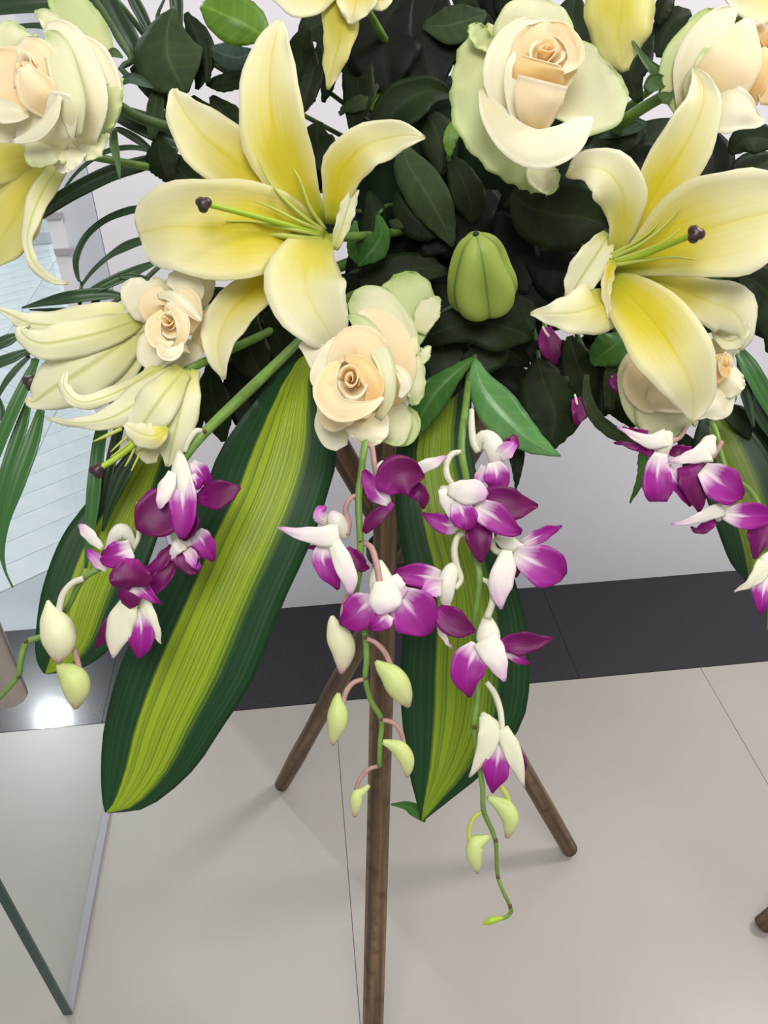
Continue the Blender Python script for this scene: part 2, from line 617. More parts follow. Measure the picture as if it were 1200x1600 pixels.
# recessed ceiling downlight of the hall, mirrored in the black granite
gp = on_plane(85, 1125, 2, 0.0)
inc = gp - CP
inc[2] = -inc[2]
lz = 2.75
lp = gp + inc * (lz / inc[2])
area('hall_downlight_light', (lp[0], lp[1], lz - 0.012), 0.15, 45, (lp[0] + 0.3, lp[1] - 0.6, 0), (0.95, 0.98, 1))
dl = thing('downlight', 'round recessed ceiling downlight mirrored in the black granite border', 'lamp', (lp[0], lp[1], lz))
se = NT('lamp_glow', 0.5)
se.b.inputs['Emission Color'].default_value = (0.9, 0.95, 1, 1)
se.b.inputs['Emission Strength'].default_value = 150
MAT['lamp'] = se.done((255, 255, 255))
tube_world('lens', [(lp[0], lp[1], lz), (lp[0], lp[1], lz + 0.01)], [0.075, 0.075], MAT['lamp'], dl, (lp[0], lp[1], lz), 24, 2, 1, None, (1, 0, 0))
tube_world('housing', [(lp[0], lp[1], lz + 0.012), (lp[0], lp[1], lz + 0.08)], [0.095, 0.09], MAT['frame_paint'], dl, (lp[0], lp[1], lz), 24, 2, 1, None, (1, 0, 0))

# ------------------------------------------------------------------ wooden tripod stands
def pole_stand(label, feet, cross, ext, rad, tie_at):
    base = np.mean(feet, axis=0)
    t = thing('flower_stand', label, 'stand', base)
    for f, c, e in zip(feet, cross, ext):
        f, c = np.asarray(f), np.asarray(c)
        top = c + (c - f) * e
        d = (top - f) / np.linalg.norm(top - f)
        f2 = f + np.array([0, 0, rad * 0.75]) - d * 0.0
        pts = [f2 + (top - f2) * k for k in np.linspace(0, 1, 9)]
        rr = [rad * (1 + 0.05 * math.sin(3.1 * k + f[0] * 9)) for k in range(9)]
        tube_world('pole', pts, rr, MAT['pole'], t, base, 16, 41)
    c = np.mean(cross, axis=0)
    ring = []
    R_ = rad * 2.4
    for k in range(25):
        a = k / 24 * 2 * math.pi * 3
        ring.append(c + np.array([math.cos(a) * R_, math.sin(a) * R_, tie_at + 0.012 * (k / 24 - 0.5)]))
    tube_world('tie_wire', ring, [0.0015] * 25, MAT['wire'], t, base, 6, 73)
    return t


fl_l, fl_r, fl_f = on_plane(441, 1231, 2, 0), on_plane(889, 1332, 2, 0), on_plane(580, 1720, 2, 0)
cl, crr, cf = W(640, 868, 0.925), W(613, 848, 0.955), W(602, 862, 0.885)
pole_stand('brown wooden pole tripod under the flower arrangement', [fl_l, fl_r, fl_f], [cl, crr, cf], [0.36, 0.34, 0.34], 0.0138, 0.0)
n0 = on_plane(1188, 1450, 2, 0)
nc = n0 + np.array([0.42, 0.05, 0.72])
pole_stand('brown wooden pole foot at the right edge of the floor', [n0, n0 + np.array([0.75, 0.35, 0]), n0 + np.array([0.8, -0.35, 0])],
           [nc, nc + np.array([0.03, 0.01, 0]), nc + np.array([0.015, -0.03, 0])], [0.4, 0.4, 0.4], 0.0138, 0.0)

# ------------------------------------------------------------------ plant builders
PX = 0.48   # mm per pixel at working depth, for relative curvature only


class Plant:
    def __init__(self, name, label, cat, d0, base, group=None):
        self.d0 = d0
        b = W(base[0], base[1], d0 + (base[2] if len(base) > 2 else 0) / 1000.0)
        self.off = b
        self.root = thing(name, label, cat, b, group)

    def sheet(self, name, st, mat, cup=0.25, ruf=0.0, rfreq=5, t=0.0007, rows=15, cols=9, parent=None, dz=0, dt=None, label=None, bulge=0.0, jag=0.0, fold=0.0):
        lip = 0.0
        if self.root.name.startswith('rose'):
            cup *= 0.55
            cols = 13
            rows = max(rows, 19)
            t = 0.0005
            lip = 1.7
        """st: stations along the centre line: (x, y, w[, d[, dl, dr]]); d in mm from the plant's depth."""
        A = []
        m = len(st)
        for i, s in enumerate(st):
            s = list(s)
            if len(s) == 3:
                s.append(0.0)
            if dt is not None:
                s[3] += dt * (i / (m - 1)) + bulge * math.sin(math.pi * i / (m - 1))
            s[3] += dz
            if len(s) == 4:
                s += [None, None]
            A.append(s)
        C = np.array([[a[0], a[1], a[2], a[3]] for a in A], float)
        D = np.array([[(-cup * a[2] * PX if a[4] is None else a[4]), (-cup * a[2] * PX if a[5] is None else a[5])] for a in A], float)
        S = spline(np.column_stack([C, D]), rows)
        T = np.gradient(S[:, :2], axis=0)
        T /= np.linalg.norm(T, axis=1)[:, None] + 1e-9
        ph = random.random() * 6.28
        wob = 0.02 * max(a[2] for a in A)
        q1, q2, q3 = (random.random() * 6.28 for _ in range(3))
        G = np.zeros((rows, cols, 3))
        for i in range(rows):
            x, y, w_, d, dl, dr = S[i]
            w_ = max(w_, 0.4)
            lx, ly = T[i][1], -T[i][0]
            for j in range(cols):
                q = 1 - 2 * j / (cols - 1)         # +1 left, -1 right
                e = q * q
                dd = d + e * (dl if q > 0 else dr) - fold * abs(q) * w_ * PX
                ww = w_ * q
                vv = i / (rows - 1)
                dd += wob * min(1.0, 4 * vv) * (0.5 * math.sin(2.6 * q + 4.0 * vv + q1) + 0.35 * math.sin(5.2 * q - 6.5 * vv + q2) + 0.3 * math.sin(1.5 * q + 10.0 * vv + q3))
                if abs(q) > 0.7:
                    ww += q * w_ * 0.025 * math.sin(17 * vv + 3 * q1 * q) * min(1, 4 * (1 - vv))
                if ruf:
                    a = i / (rows - 1) * rfreq * 6.28 + ph + (0 if q > 0 else 2)
                    dd += ruf * e * abs(q) * math.sin(a)
                    ww += (0.35 * ruf / PX) * e * q * math.sin(a * 1.7 + 1)
                if lip:
                    h = max(0.0, (abs(q) - 0.72) / 0.28, (vv - 0.86) / 0.14)
                    dd -= lip * h * h * min(1.0, w_ / 14.0)
                if jag and abs(q) == 1:
                    ww += jag * q * (1 if i % 2 else -1)
                G[i, j] = W(x + lx * ww, y + ly * ww, self.d0 + dd / 1000.0)
        me = grid_mesh(name, G)
        o = link(name, me, MAT[mat], parent or self.root, label, self.off)
        solidify(o, t)
        return o

    def edges(self, name, st, mat, cup=0.25, t=0.0009, rows=26, cols=13, dz=0, parent=None, fold=0.0):
        """st: (xl, yl, xr, yr, d): both outlines."""
        A = np.array(st, float)
        S = spline(A, rows)
        G = np.zeros((rows, cols, 3))
        for i in range(rows):
            xl, yl, xr, yr, d = S[i]
            w_ = math.hypot(xr - xl, yr - yl) / 2
            for j in range(cols):
                k = j / (cols - 1)
                q = 2 * k - 1
                dd = d + dz - cup * w_ * PX * q * q - fold * w_ * PX * abs(q) + 0.6 * math.sin(9 * k + i * 0.5)
                G[i, j] = W(xl + (xr - xl) * k, yl + (yr - yl) * k, self.d0 + dd / 1000.0)
        me = grid_mesh(name, G)
        o = link(name, me, MAT[mat], parent or self.root, None, self.off)
        solidify(o, t)
        return o

    def tube(self, name, pts, mat, parent=None, seg=8, squash=1.0, dz=0, label=None, n=None):
        """pts: (x, y, d_mm, r_px)"""
        P = [W(p[0], p[1], self.d0 + (p[2] + dz) / 1000.0) for p in pts]
        R_ = [p[3] * (self.d0 + (p[2] + dz) / 1000.0) / F_PX for p in pts]
        return tube_world(name, P, R_, MAT[mat], parent or self.root, self.off, seg, n, squash, label)

    def stem_to_foam(self, x, y, d, r=5, mat='stem_green', via=None):
        pts = [(x, y, d, r)]
        if via:
            pts += via
        fx, fy, fd = FOAM_PX
        gx, gy = fx + (x - fx) * 0.25, fy + (y - fy) * 0.25
        pts += [((x + gx) / 2, (y + gy) / 2 + 8, (d + (fd - self.d0) * 1000) / 2 + 15, r), (gx, gy, (fd - self.d0) * 1000, r)]
        return self.tube('stem', pts, mat)


FOAM_PX = (770, 330, 0.84)
fc = W(*FOAM_PX)


def foam():  # unseen dark core, added to block light behind the leaves and hold stems
    n, m = 16, 24
    G = np.zeros((n, m, 3))
    for i in range(n):
        ph = -math.pi / 2 + math.pi * i / (n - 1)
        for j in range(m):
            th = 2 * math.pi * j / m
            def pw(v, e):
                return math.copysign(abs(v) ** e, v)
            x = pw(math.cos(ph), 0.6) * pw(math.cos(th), 0.6) * 0.15
            y = pw(math.cos(ph), 0.6) * pw(math.sin(th), 0.6) * 0.09
            z = pw(math.sin(ph), 0.6) * 0.125
            G[i, j] = fc + np.array([x, y, z])
    me = grid_mesh('added_foam_core', G, True, True)
    o = link('added_foam_core', me, MAT['foam'], None, None, fc)
    o.location = tuple(fc)
    o['label'] = 'dark green foam core added behind the leaves to block light and hold stems'
    o['category'] = 'foam block'


foam()


def rose_core(P, c, dmm, Rpx, axis, n, mats, phi0=0.0, stretch=(1, 1, 0), top=0.9, lo=1.2):
    """tight spiral heart of cupped petals about an axis given in camera space (right, down, away)."""
    ax = CR * axis[0] - CU * axis[1] + CF * axis[2]
    ax /= np.linalg.norm(ax)
    e1 = CR - ax * (CR @ ax)
    e1 /= np.linalg.norm(e1)
    e2 = np.cross(ax, e1)
    d = P.d0 + dmm / 1000.0
    C0 = W(c[0], c[1], d)
    R_ = Rpx * d / F_PX
    rows, cols = 12, 17
    for k in range(n):
        s = k / max(1, n - 1)
        Rk = R_ * (0.16 + 0.84 * s ** 1.15)
        phi = phi0 + k * 2.1 + random.uniform(-0.3, 0.3)
        al = 2.5 - 1.0 * s
        hk = R_ * (0.55 - 0.45 * s + random.uniform(-0.08, 0.08)) * top
        flare = (0.10 + 0.16 * s) * R_
        tilt = random.uniform(0.1, 0.28) * R_
        ph = random.random() * 6.28
        G = np.zeros((rows, cols, 3))
        for i in range(rows):
            v = i / (rows - 1)
            rad = R_ * 0.10 + (Rk - R_ * 0.10) * math.sin(min(1.0, v * 1.3) * math.pi / 2)
            ht = -lo * R_ + (hk + lo * R_) * v
            if v > 0.7:
                q = (v - 0.7) / 0.3
                rad += flare * q * q
                ht -= flare * 0.5 * q ** 3
            for j in range(cols):
                u = 2 * j / (cols - 1) - 1
                th = phi + al * u
                r2 = rad * (1 + 0.16 * u + 0.04 * math.sin(4 * u + ph) * v)
                h2 = ht - R_ * 0.35 * v * abs(u) ** 2.2 + tilt * v * math.cos(th - ph) + 0.05 * R_ * math.sin(5 * u + ph) * v * v
                rx, ry = math.cos(th) * r2 * stretch[0], math.sin(th) * r2 * stretch[1]
                ca, sa = math.cos(stretch[2]), math.sin(stretch[2])
                G[i, j] = C0 + e1 * (rx * ca - ry * sa) + e2 * (rx * sa + ry * ca) + ax * h2
        me = grid_mesh('petal', G)
        mk = mats[min(len(mats) - 1, int(s * len(mats)))]
        o = link('petal', me, MAT[mk], P.root, None, P.off)
        solidify(o, 0.0006)


# ================================================================== LILIES
def lily(label, d0, base, petals, pist=None, fils=(), stem=None, mats='lily_face', group='pale yellow lilies'):
    P = Plant('lily', label, 'lily', d0, base, group)
    for p in petals:
        st, mk, kw = p[0], (p[1] if len(p) > 1 else mats), (p[2] if len(p) > 2 else {})
        kw = dict(kw)
        kw.setdefault('cup', 0.22)
        kw.setdefault('ruf', 1.5)
        kw.setdefault('rfreq', 2.6)
        P.sheet('petal', st, mk, rows=19, cols=11, t=0.0009, **kw)
    if pist:
        o = P.tube('pistil', pist, 'pistil', seg=10)
        x, y, d, r = pist[-1]
        n_ = 9
        Gs = np.zeros((n_, 18, 3))
        c0 = W(x, y, d0 + (d + 2) / 1000.0)
        R0 = r * 2.3 * d0 / F_PX
        for i in range(n_):
            ph = math.pi * i / (n_ - 1)
            for k in range(18):
                a = 2 * math.pi * k / 18
                lob = 0.72 + 0.42 * abs(math.cos(1.5 * a + x)) ** 0.8
                Gs[i, k] = c0 + (CR * math.cos(a) - CU * math.sin(a)) * R0 * lob * max(0.02, math.sin(ph)) - CF * R0 * 0.8 * math.cos(ph)
        link('stigma', grid_mesh('stigma', Gs, True, True), MAT['stigma'], o, 'dark brown three lobed stigma', P.off)
    for f in fils:
        P.tube('filament', f, 'filament', seg=6)
    if stem:
        P.stem_to_foam(*stem)
    return P


lily('large open pale yellow lily in the upper left middle', 0.585, (512, 368, 45), [
    ([(505, 352, 8, 36), (462, 290, 38, 14), (431, 220, 52, 0), (421, 150, 49, -4), (423, 95, 37, -1), (432, 52, 20, 4), (438, 33, 5, 8)],),
    ([(498, 356, 8, 36), (430, 302, 36, 20), (370, 255, 48, 8), (320, 215, 46, 3), (290, 180, 33, 4), (275, 152, 15, 8), (273, 139, 4, 10)],),
    ([(510, 372, 8, 37), (450, 362, 55, 18), (390, 358, 76, 0), (330, 357, 79, -9), (270, 355, 70, -10), (240, 361, 58, -6), (224, 364, 45, 0), (217, 366, 20, 4)], 'lily_face', {'cup': 0.28}),
    ([(480, 395, 10, 36), (440, 425, 20, 28), (396, 455, 30, 16), (358, 492, 35, 6), (341, 530, 27, 2), (342, 562, 17, 2), (350, 593, 2, 6)],),
    ([(514, 366, 10, 36), (490, 392, 44, 18), (476, 430, 62, -2), (484, 470, 60, -14), (506, 508, 44, -12), (521, 534, 26, -4), (527, 549, 8, 0)], 'lily_face_white', {'cup': 0.15}),
    ([(519, 350, 10, 35), (525, 305, 22, 20), (538, 262, 36, 8), (567, 230, 35, 0), (605, 217, 32, 2), (638, 212, 18, 10), (664, 216, 2, 18)],),
    ([(522, 390, 6, 30), (536, 350, 12, 22), (545, 320, 12, 18), (556, 295, 5, 14)], 'lily_outside'),
], pist=[(505, 366, 30, 4), (450, 352, 10, 4.5), (390, 336, -14, 4.5), (335, 322, -34, 4.5), (318, 319, -40, 5)],
    fils=[[(506, 360, 30, 3.5), (470, 335, 14, 3), (425, 290, 0, 2), (402, 246, -8, 1)],
          [(506, 362, 30, 3.5), (465, 345, 12, 3), (425, 325, 0, 2), (398, 314, -8, 1)],
          [(505, 368, 30, 3.5), (455, 358, 12, 3), (400, 347, 0, 2), (352, 346, -10, 1)],
          [(506, 372, 31, 3), (470, 372, 20, 5), (440, 368, 12, 5), (418, 366, 8, 1)],
          [(508, 358, 30, 3.5), (485, 325, 16, 3), (470, 285, 6, 2), (458, 262, 4, 1)]],
    stem=(516, 372, 44, 7))

lily('open yellow lily on the right with brown stigma', 0.565, (950, 430, 45), [
    ([(962, 412, 8, 38), (1000, 345, 26, 24), (1040, 278, 42, 10), (1075, 220, 42, 2), (1096, 170, 32, 0), (1097, 132, 20, 4), (1082, 105, 2, 10)],),
    ([(958, 402, 8, 36), (973, 350, 24, 18), (972, 305, 41, 2), (948, 270, 40, -8), (913, 262, 26, -4), (885, 276, 2, 6)], 'lily_face_white', {'cup': 0.1}),
    ([(955, 420, 8, 38), (1010, 398, 36, 22), (1070, 368, 70, 6), (1130, 351, 83, -4), (1190, 336, 74, -6), (1240, 330, 45, 0), (1278, 330, 4, 8)], 'lily_face', {'cup': 0.3}),
    ([(950, 432, 10, 38), (983, 465, 42, 16), (1025, 510, 59, -4), (1059, 560, 58, -14), (1078, 602, 45, -12), (1083, 636, 26, -4), (1079, 659, 3, 0)], 'lily_face', {'cup': 0.15}),
    ([(952, 460, 14, 28), (936, 478, 42, 16), (900, 489, 34, 6), (865, 491, 20, 4), (829, 490, 2, 10)], 'lily_face_white', {'cup': -0.12}),
    ([(1000, 430, 10, 34), (1068, 456, 28, 22), (1115, 474, 38, 14), (1146, 488, 42, 16), (1163, 520, 17, 22), (1158, 547, 3, 28)], 'lily_face_white', {'cup': -0.2}),
    ([(1110, 505, 3, 30), (1130, 530, 12, 30), (1150, 530, 14, 26), (1170, 505, 5, 20)], 'lily_outside'),
    ([(952, 366, 12, 30), (932, 398, 25, 30), (906, 438, 25, 32), (888, 468, 6, 34)], 'lily_outside'),
    ([(958, 405, 5, 22), (951, 430, 9, 14), (947, 462, 7, 14), (955, 500, 3, 18)], 'lily_face'),
], pist=[(950, 412, 32, 5), (1000, 400, 12, 5), (1040, 384, -8, 5), (1078, 369, -28, 5), (1087, 366, -34, 5.5)],
    fils=[[(952, 405, 30, 4), (1000, 382, 12, 3), (1035, 355, 2, 2), (1066, 322, -4, 1)],
          [(952, 410, 30, 4), (1005, 392, 10, 3), (1040, 376, -2, 2), (1062, 358, -6, 1)],
          [(952, 416, 30, 4), (1010, 406, 10, 3), (1050, 402, -2, 2), (1088, 406, -6, 1)],
          [(952, 400, 30, 4), (990, 380, 18, 3), (1020, 358, 10, 2), (1040, 330, 6, 1)]],
    stem=(945, 430, 46, 7))

LO = 'lily_outside'
lily('closed trumpet lily seen from outside, at the left edge', 0.60, (222, 512, 5), [
    ([(220, 492, 12, 8), (160, 494, 22, 4), (100, 507, 24, 0), (50, 506, 17, -2), (18, 492, 8, 2), (-2, 482, 2, 8)], LO, {'cup': -0.26}),
    ([(222, 498, 12, 2), (165, 518, 26, -8), (110, 531, 30, -14), (68, 537, 24, -16), (42, 528, 15, -14), (32, 513, 7, -10), (46, 507, 2, -4)], LO, {'cup': -0.24}),
    ([(224, 515, 14, 4), (172, 550, 40, -4), (122, 583, 47, -8), (78, 610, 36, -6), (53, 628, 13, 0), (41, 622, 3, 4)], LO, {'cup': -0.26}),
    ([(222, 535, 12, 8), (192, 575, 26, 4), (165, 605, 22, 2), (140, 625, 10, 4), (128, 634, 3, 8)], LO, {'cup': -0.26}),
    ([(218, 500, 10, 30), (160, 540, 30, 40), (110, 570, 34, 42), (70, 590, 12, 44)], 'lily_face'),
], pist=[(100, 575, 26, 4), (75, 588, 16, 4.5), (58, 594, 10, 5), (48, 597, 6, 5.5)], stem=(222, 512, 8, 7))

lily('drooping pale lily with protruding pistil below the smallest rose', 0.575, (290, 578, 4), [
    ([(278, 580, 12, 0), (228, 620, 27, -8), (176, 652, 19, -10), (125, 661, 8, -8), (74, 655, 2, 0)], LO, {'cup': -0.3}),
    ([(298, 576, 14, 6), (284, 630, 29, -4), (270, 690, 26, -4), (262, 729, 3, 2)], LO, {'cup': -0.24}),
    ([(287, 578, 15, 0), (252, 622, 32, -12), (226, 660, 30, -12), (214, 690, 16, -8), (212, 706, 4, -4)], LO, {'cup': -0.24}),
    ([(262, 668, 4, -14), (240, 682, 20, -18), (214, 676, 16, -18), (194, 662, 3, -14)], 'lily_face_white', {'cup': -0.3}),
    ([(252, 572, 8, 4), (205, 602, 10, 0), (160, 622, 12, -6), (128, 629, 11, -10), (108, 617, 10, -12), (99, 600, 8, -10), (104, 579, 2, -6)], LO, {'cup': -0.26}),
    ([(302, 590, 4, 10), (299, 650, 10, 8), (290, 714, 2, 8)], 'lily_outside_yellow'),
    ([(250, 640, 16, 4), (232, 690, 26, 2), (236, 724, 8, 2)], 'lily_face_white'),
], pist=[(222, 680, -6, 5), (200, 702, -10, 5), (175, 720, -14, 5), (160, 729, -16, 5), (152, 735, -18, 5)],
    fils=[[(190, 670, -8, 3), (168, 680, -12, 3), (146, 690, -14, 1.2)], [(206, 676, -8, 2.5), (190, 690, -12, 2.2), (173, 706, -14, 1)],
          [(212, 684, -8, 2), (192, 700, -12, 2), (173, 714, -14, 1)], [(210, 700, -8, 2), (203, 716, -10, 2), (195, 729, -12, 1)],
          [(220, 705, -8, 2), (212, 722, -10, 2), (205, 736, -12, 1)]], stem=(292, 578, 6, 7))

lily('nodding yellow lily under the top left rose, cut by frame', 0.62, (85, 235, 10), [
    ([(82, 245, 12, 12), (52, 292, 30, 6), (22, 340, 44, 0), (-5, 385, 38, 0), (-22, 420, 5, 6)], 'lily_outside_yellow', {'cup': -0.3}),
    ([(92, 262, 16, 2), (66, 300, 19, -4), (48, 345, 13, -8), (43, 380, 8, -8), (53, 412, 8, -5), (76, 435, 6, 0), (107, 443, 2, 6)], LO, {'cup': -0.26}),
    ([(95, 230, 12, 14), (40, 245, 28, 8), (0, 255, 34, 4), (-45, 262, 24, 4), (-75, 265, 3, 6)], 'lily_outside_yellow', {'cup': -0.3}),
    ([(80, 240, 10, 30), (30, 290, 30, 34), (-20, 330, 36, 36), (-60, 360, 5, 38)], 'lily_face'),
], stem=(88, 235, 16, 6))

lily('hanging yellow lily petals at the top edge beside bright leaf', 0.60, (535, -45, 20), [
    ([(545, -40, 10, 14), (508, -18, 26, 4), (468, -4, 32, 0), (432, -12, 14, 2), (405, -25, 3, 6)], 'lily_face_white'),
    ([(532, -40, 15, 14), (533, 15, 30, 4), (530, 62, 24, 2), (521, 100, 17, 4), (513, 140, 2, 10)], 'lily_outside_yellow', {'cup': -0.15}),
    ([(548, -45, 15, 10), (556, -8, 34, -2), (552, 18, 22, -6), (548, 38, 4, -4)], 'lily_face'),
    ([(556, -45, 12, 14), (580, -12, 26, 4), (598, 2, 14, 4), (612, -8, 3, 6)], 'lily_face'),
    ([(540, -50, 10, 10), (520, -90, 30, 0), (500, -140, 30, 0), (490, -170, 3, 6)], 'lily_face'),
], stem=(540, -45, 20, 6))

lily('single broad yellow lily petal at the top beside the large rose', 0.60, (985, -75, 20), [
    ([(990, -70, 20, 14), (972, -10, 52, 0), (967, 40, 52, -4), (968, 82, 32, 0), (976, 112, 6, 6)], 'lily_outside_yellow', {'cup': -0.25}),
    ([(1000, -75, 20, 14), (1030, -110, 40, 0), (1060, -160, 30, 0), (1080, -190, 3, 6)], 'lily_face'),
], stem=(990, -72, 20, 6))

lily('pale lily petal in the top right corner of the picture', 0.59, (1250, -60, 16), [
    ([(1262, -50, 14, 10), (1218, -12, 38, 0), (1178, 0, 36, 0), (1150, -5, 20, 2), (1128, -14, 3, 6)], 'lily_face_white'),
    ([(1255, -65, 14, 10), (1230, -110, 36, 0), (1200, -150, 20, 4), (1185, -170, 3, 8)], 'lily_face_white'),
], stem=(1255, -55, 16, 6))

# closed lily bud
P = Plant('lily_bud', 'plump closed green lily bud between the two open lilies', 'lily bud', 0.60, (758, 478, 20))
prof = [(0.0, 14), (0.04, 38), (0.12, 50), (0.28, 53), (0.48, 49), (0.66, 43), (0.8, 36), (0.9, 27), (0.97, 14), (1.0, 3)]
A0, A1 = np.array([757, 482, 26.0]), np.array([744, 366, -24.0])
rows_, seg_ = 24, 48
G = np.zeros((rows_, seg_, 3))
pr = spline(prof, rows_)
c0w, c1w = W(A0[0], A0[1], 0.60 + A0[2] / 1000), W(A1[0], A1[1], 0.60 + A1[2] / 1000)
axv = (c1w - c0w) / np.linalg.norm(c1w - c0w)
b1 = np.cross(axv, CF)
b1 /= np.linalg.norm(b1)
b2 = np.cross(b1, axv)
for i in range(rows_):
    tt, rr = pr[i]
    for k in range(seg_):
        a = 2 * math.pi * k / seg_
        lob = (1 + 0.22 * (abs(math.cos(2.5 * a + 2.137)) ** 0.6 - 0.75)) * (1 + 0.04 * math.sin(2 * a + 5 * tt) + 0.03 * math.sin(3 * a - 9 * tt))
        G[i, k] = c0w + (c1w - c0w) * tt + (b1 * math.cos(a) + b2 * math.sin(a)) * rr * lob * 0.60 / F_PX


def bud_mat():
    s = NT('lily_bud_skin', 0.45, 0.35, 0.1)
    u, v = s.uv()
    wv = s.math('ABSOLUTE', s.math('COSINE', s.math('ADD', s.math('MULTIPLY', u, 15.708), 2.137)))
    z = s.noise(45, 3)
    col = s.ramp(wv, [(0.0, (84, 102, 46)), (0.16, (138, 158, 62)), (1.0, (166, 178, 84))])
    col = s.mix(s.math('MULTIPLY', z, 0.45), col, (126, 158, 58))
    MAT['lily_bud'] = s.done(col)


bud_mat()
link('body', grid_mesh('body', G, True, True), MAT['lily_bud'], P.root, None, P.off)
P.tube('tip', [(744, 368, -22, 6), (743, 364, -26, 4), (742, 362, -28, 1)], 'leaf_grey')
P.stem_to_foam(757, 478, 26, 7)

# ================================================================== ROSES
def rose(label, d0, base, **kw):
    return Plant('rose', label, 'rose', d0, base, 'cream roses')


ALLM = ['rose_inner', 'rose_inner', 'rose_mid', 'rose_cream', 'rose_cream']
# large rose, upper right of centre
P = rose('largest cream rose with green ruffled outer petals, top centre right', 0.545, (838, 150, 45))
rose_core(P, (851, 80), -18, 27, (0.05, -0.35, -0.92), 6, ['rose_inner', 'rose_inner', 'rose_mid'], 0.6, (0.85, 1.05, 0))
P.sheet('petal', [(845, 145, 34, 0), (850, 102, 53, -6), (856, 62, 50, -12), (858, 42, 36, -13), (858, 33, 14, -12)], 'rose_mid', cup=0.5)
P.sheet('petal', [(838, 152, 34, -8), (840, 126, 41, -22), (842, 106, 39, -29), (845, 94, 33, -30)], 'rose_inner', cup=-0.5)
P.sheet('petal', [(830, 214, 12, -8), (836, 185, 29, -20), (841, 155, 39, -28), (848, 126, 40, -31)], 'rose_mid', cup=-0.5)
P.sheet('petal', [(822, 216, 3, 2), (800, 175, 20, -4), (780, 125, 25, -8), (792, 75, 26, -8), (822, 46, 20, -6), (856, 36, 6, 0)], 'rose_cream', cup=-0.3)
P.sheet('petal', [(822, 217, 2, -10), (810, 182, 11, -14), (799, 140, 11, -18), (799, 102, 8, -20), (803, 82, 2, -18)], 'rose_cream', cup=-0.3)
P.sheet('petal', [(826, 48, 4, -4), (862, 43, 11, -12), (892, 62, 14, -16), (899, 92, 13, -16), (878, 114, 4, -18)], 'rose_mid', cup=-0.4)
P.sheet('petal', [(752, 138, 5, -2), (770, 178, 20, -12), (800, 214, 28, -22), (840, 234, 31, -26), (880, 222, 29, -26), (908, 198, 18, -20), (925, 184, 3, -14)], 'rose_cream', cup=-0.45, rows=23)
P.sheet('petal', [(852, 160, 25, 18), (896, 142, 74, 16), (938, 142, 66, 12), (962, 136, 42, 10), (976, 130, 14, 12)], 'rose_guard', cup=0.12, ruf=1.5, rfreq=2)
P.sheet('petal', [(838, 90, 50, 16), (834, 50, 62, 16), (832, 18, 52, 14), (832, 0, 28, 16), (832, -6, 8, 18)], 'rose_guard', cup=-0.1, ruf=1.2, rfreq=1.5)
P.sheet('petal', [(772, 40, 8, 24), (752, 80, 34, 22), (746, 130, 40, 22), (750, 185, 42, 22), (785, 232, 40, 22), (825, 262, 34, 22), (852, 284, 26, 22), (862, 302, 8, 22)], 'rose_green', cup=-0.25, ruf=3.2, rfreq=7, rows=44)
P.sheet('petal', [(850, 240, 10, 16), (846, 268, 26, 14), (856, 290, 18, 14), (862, 303, 5, 14)], 'rose_guard', cup=0.3, ruf=1.2)
P.sheet('petal', [(770, 75, 10, 20), (752, 60, 16, 16), (742, 42, 12, 16), (740, 36, 4, 18)], 'rose_green', cup=0.4, ruf=1.5, rfreq=3)
P.stem_to_foam(842, 160, 50, 8)

# centre rose
P = rose('cream rose in the middle just above the wooden poles', 0.56, (582, 590, 45))
rose_core(P, (548, 592), -22, 25, (-0.15, -0.02, -0.95), 6, ['rose_inner', 'rose_inner', 'rose_mid'], 1.2, (0.82, 1.08, 0.1))
P.sheet('petal', [(571, 637, 4, -16), (585, 612, 14, -20), (578, 588, 16, -22), (560, 567, 12, -20), (538, 558, 4, -14)], 'rose_inner', cup=-0.35)
P.sheet('petal', [(530, 566, 4, -14), (515, 584, 14, -18), (508, 612, 20, -22), (524, 637, 20, -24), (551, 642, 16, -26), (579, 635, 9, -24), (599, 621, 2, -20)], 'rose_mid', cup=-0.35, rows=21)
P.sheet('petal', [(603, 594, 3, -8), (597, 566, 18, -12), (576, 540, 26, -12), (550, 535, 26, -10), (527, 555, 15, -8), (513, 576, 4, -6)], 'rose_mid', cup=-0.25, rows=19)
P.sheet('petal', [(612, 570, 2, -12), (627, 583, 8, -14), (634, 601, 9, -14), (625, 622, 3, -12)], 'rose_cream', cup=-0.4)
P.sheet('petal', [(565, 520, 8, 4), (530, 545, 20, -2), (506, 572, 17, -6), (494, 592, 10, -6), (497, 608, 3, -4)], 'rose_cream', cup=-0.3)
P.sheet('petal', [(560, 600, 30, 12), (540, 630, 44, 2), (535, 655, 36, -4), (540, 668, 12, -2)], 'rose_mid', cup=-0.3)
P.sheet('petal', [(600, 640, 30, 16), (604, 590, 44, 6), (600, 545, 46, 2), (580, 512, 36, 2), (556, 496, 14, 4)], 'rose_mid', cup=-0.35)
P.sheet('petal', [(590, 655, 6, -8), (606, 625, 10, -16), (606, 585, 12, -18), (592, 545, 16, -12), (566, 508, 14, -4), (545, 492, 4, 2)], 'rose_guard', cup=-0.35)
P.sheet('petal', [(620, 560, 40, 20), (606, 520, 44, 16), (590, 492, 40, 14), (566, 474, 34, 14), (548, 465, 12, 16)], 'rose_guard', cup=-0.2)
P.sheet('petal', [(575, 645, 30, 10), (574, 668, 34, 0), (572, 686, 26, -2), (570, 696, 8, 2)], 'rose_cream', cup=-0.3, ruf=0.8)
P.sheet('petal', [(545, 620, 20, 22), (526, 650, 32, 14), (524, 680, 27, 12), (534, 700, 10, 14)], 'rose_cream', cup=-0.3)
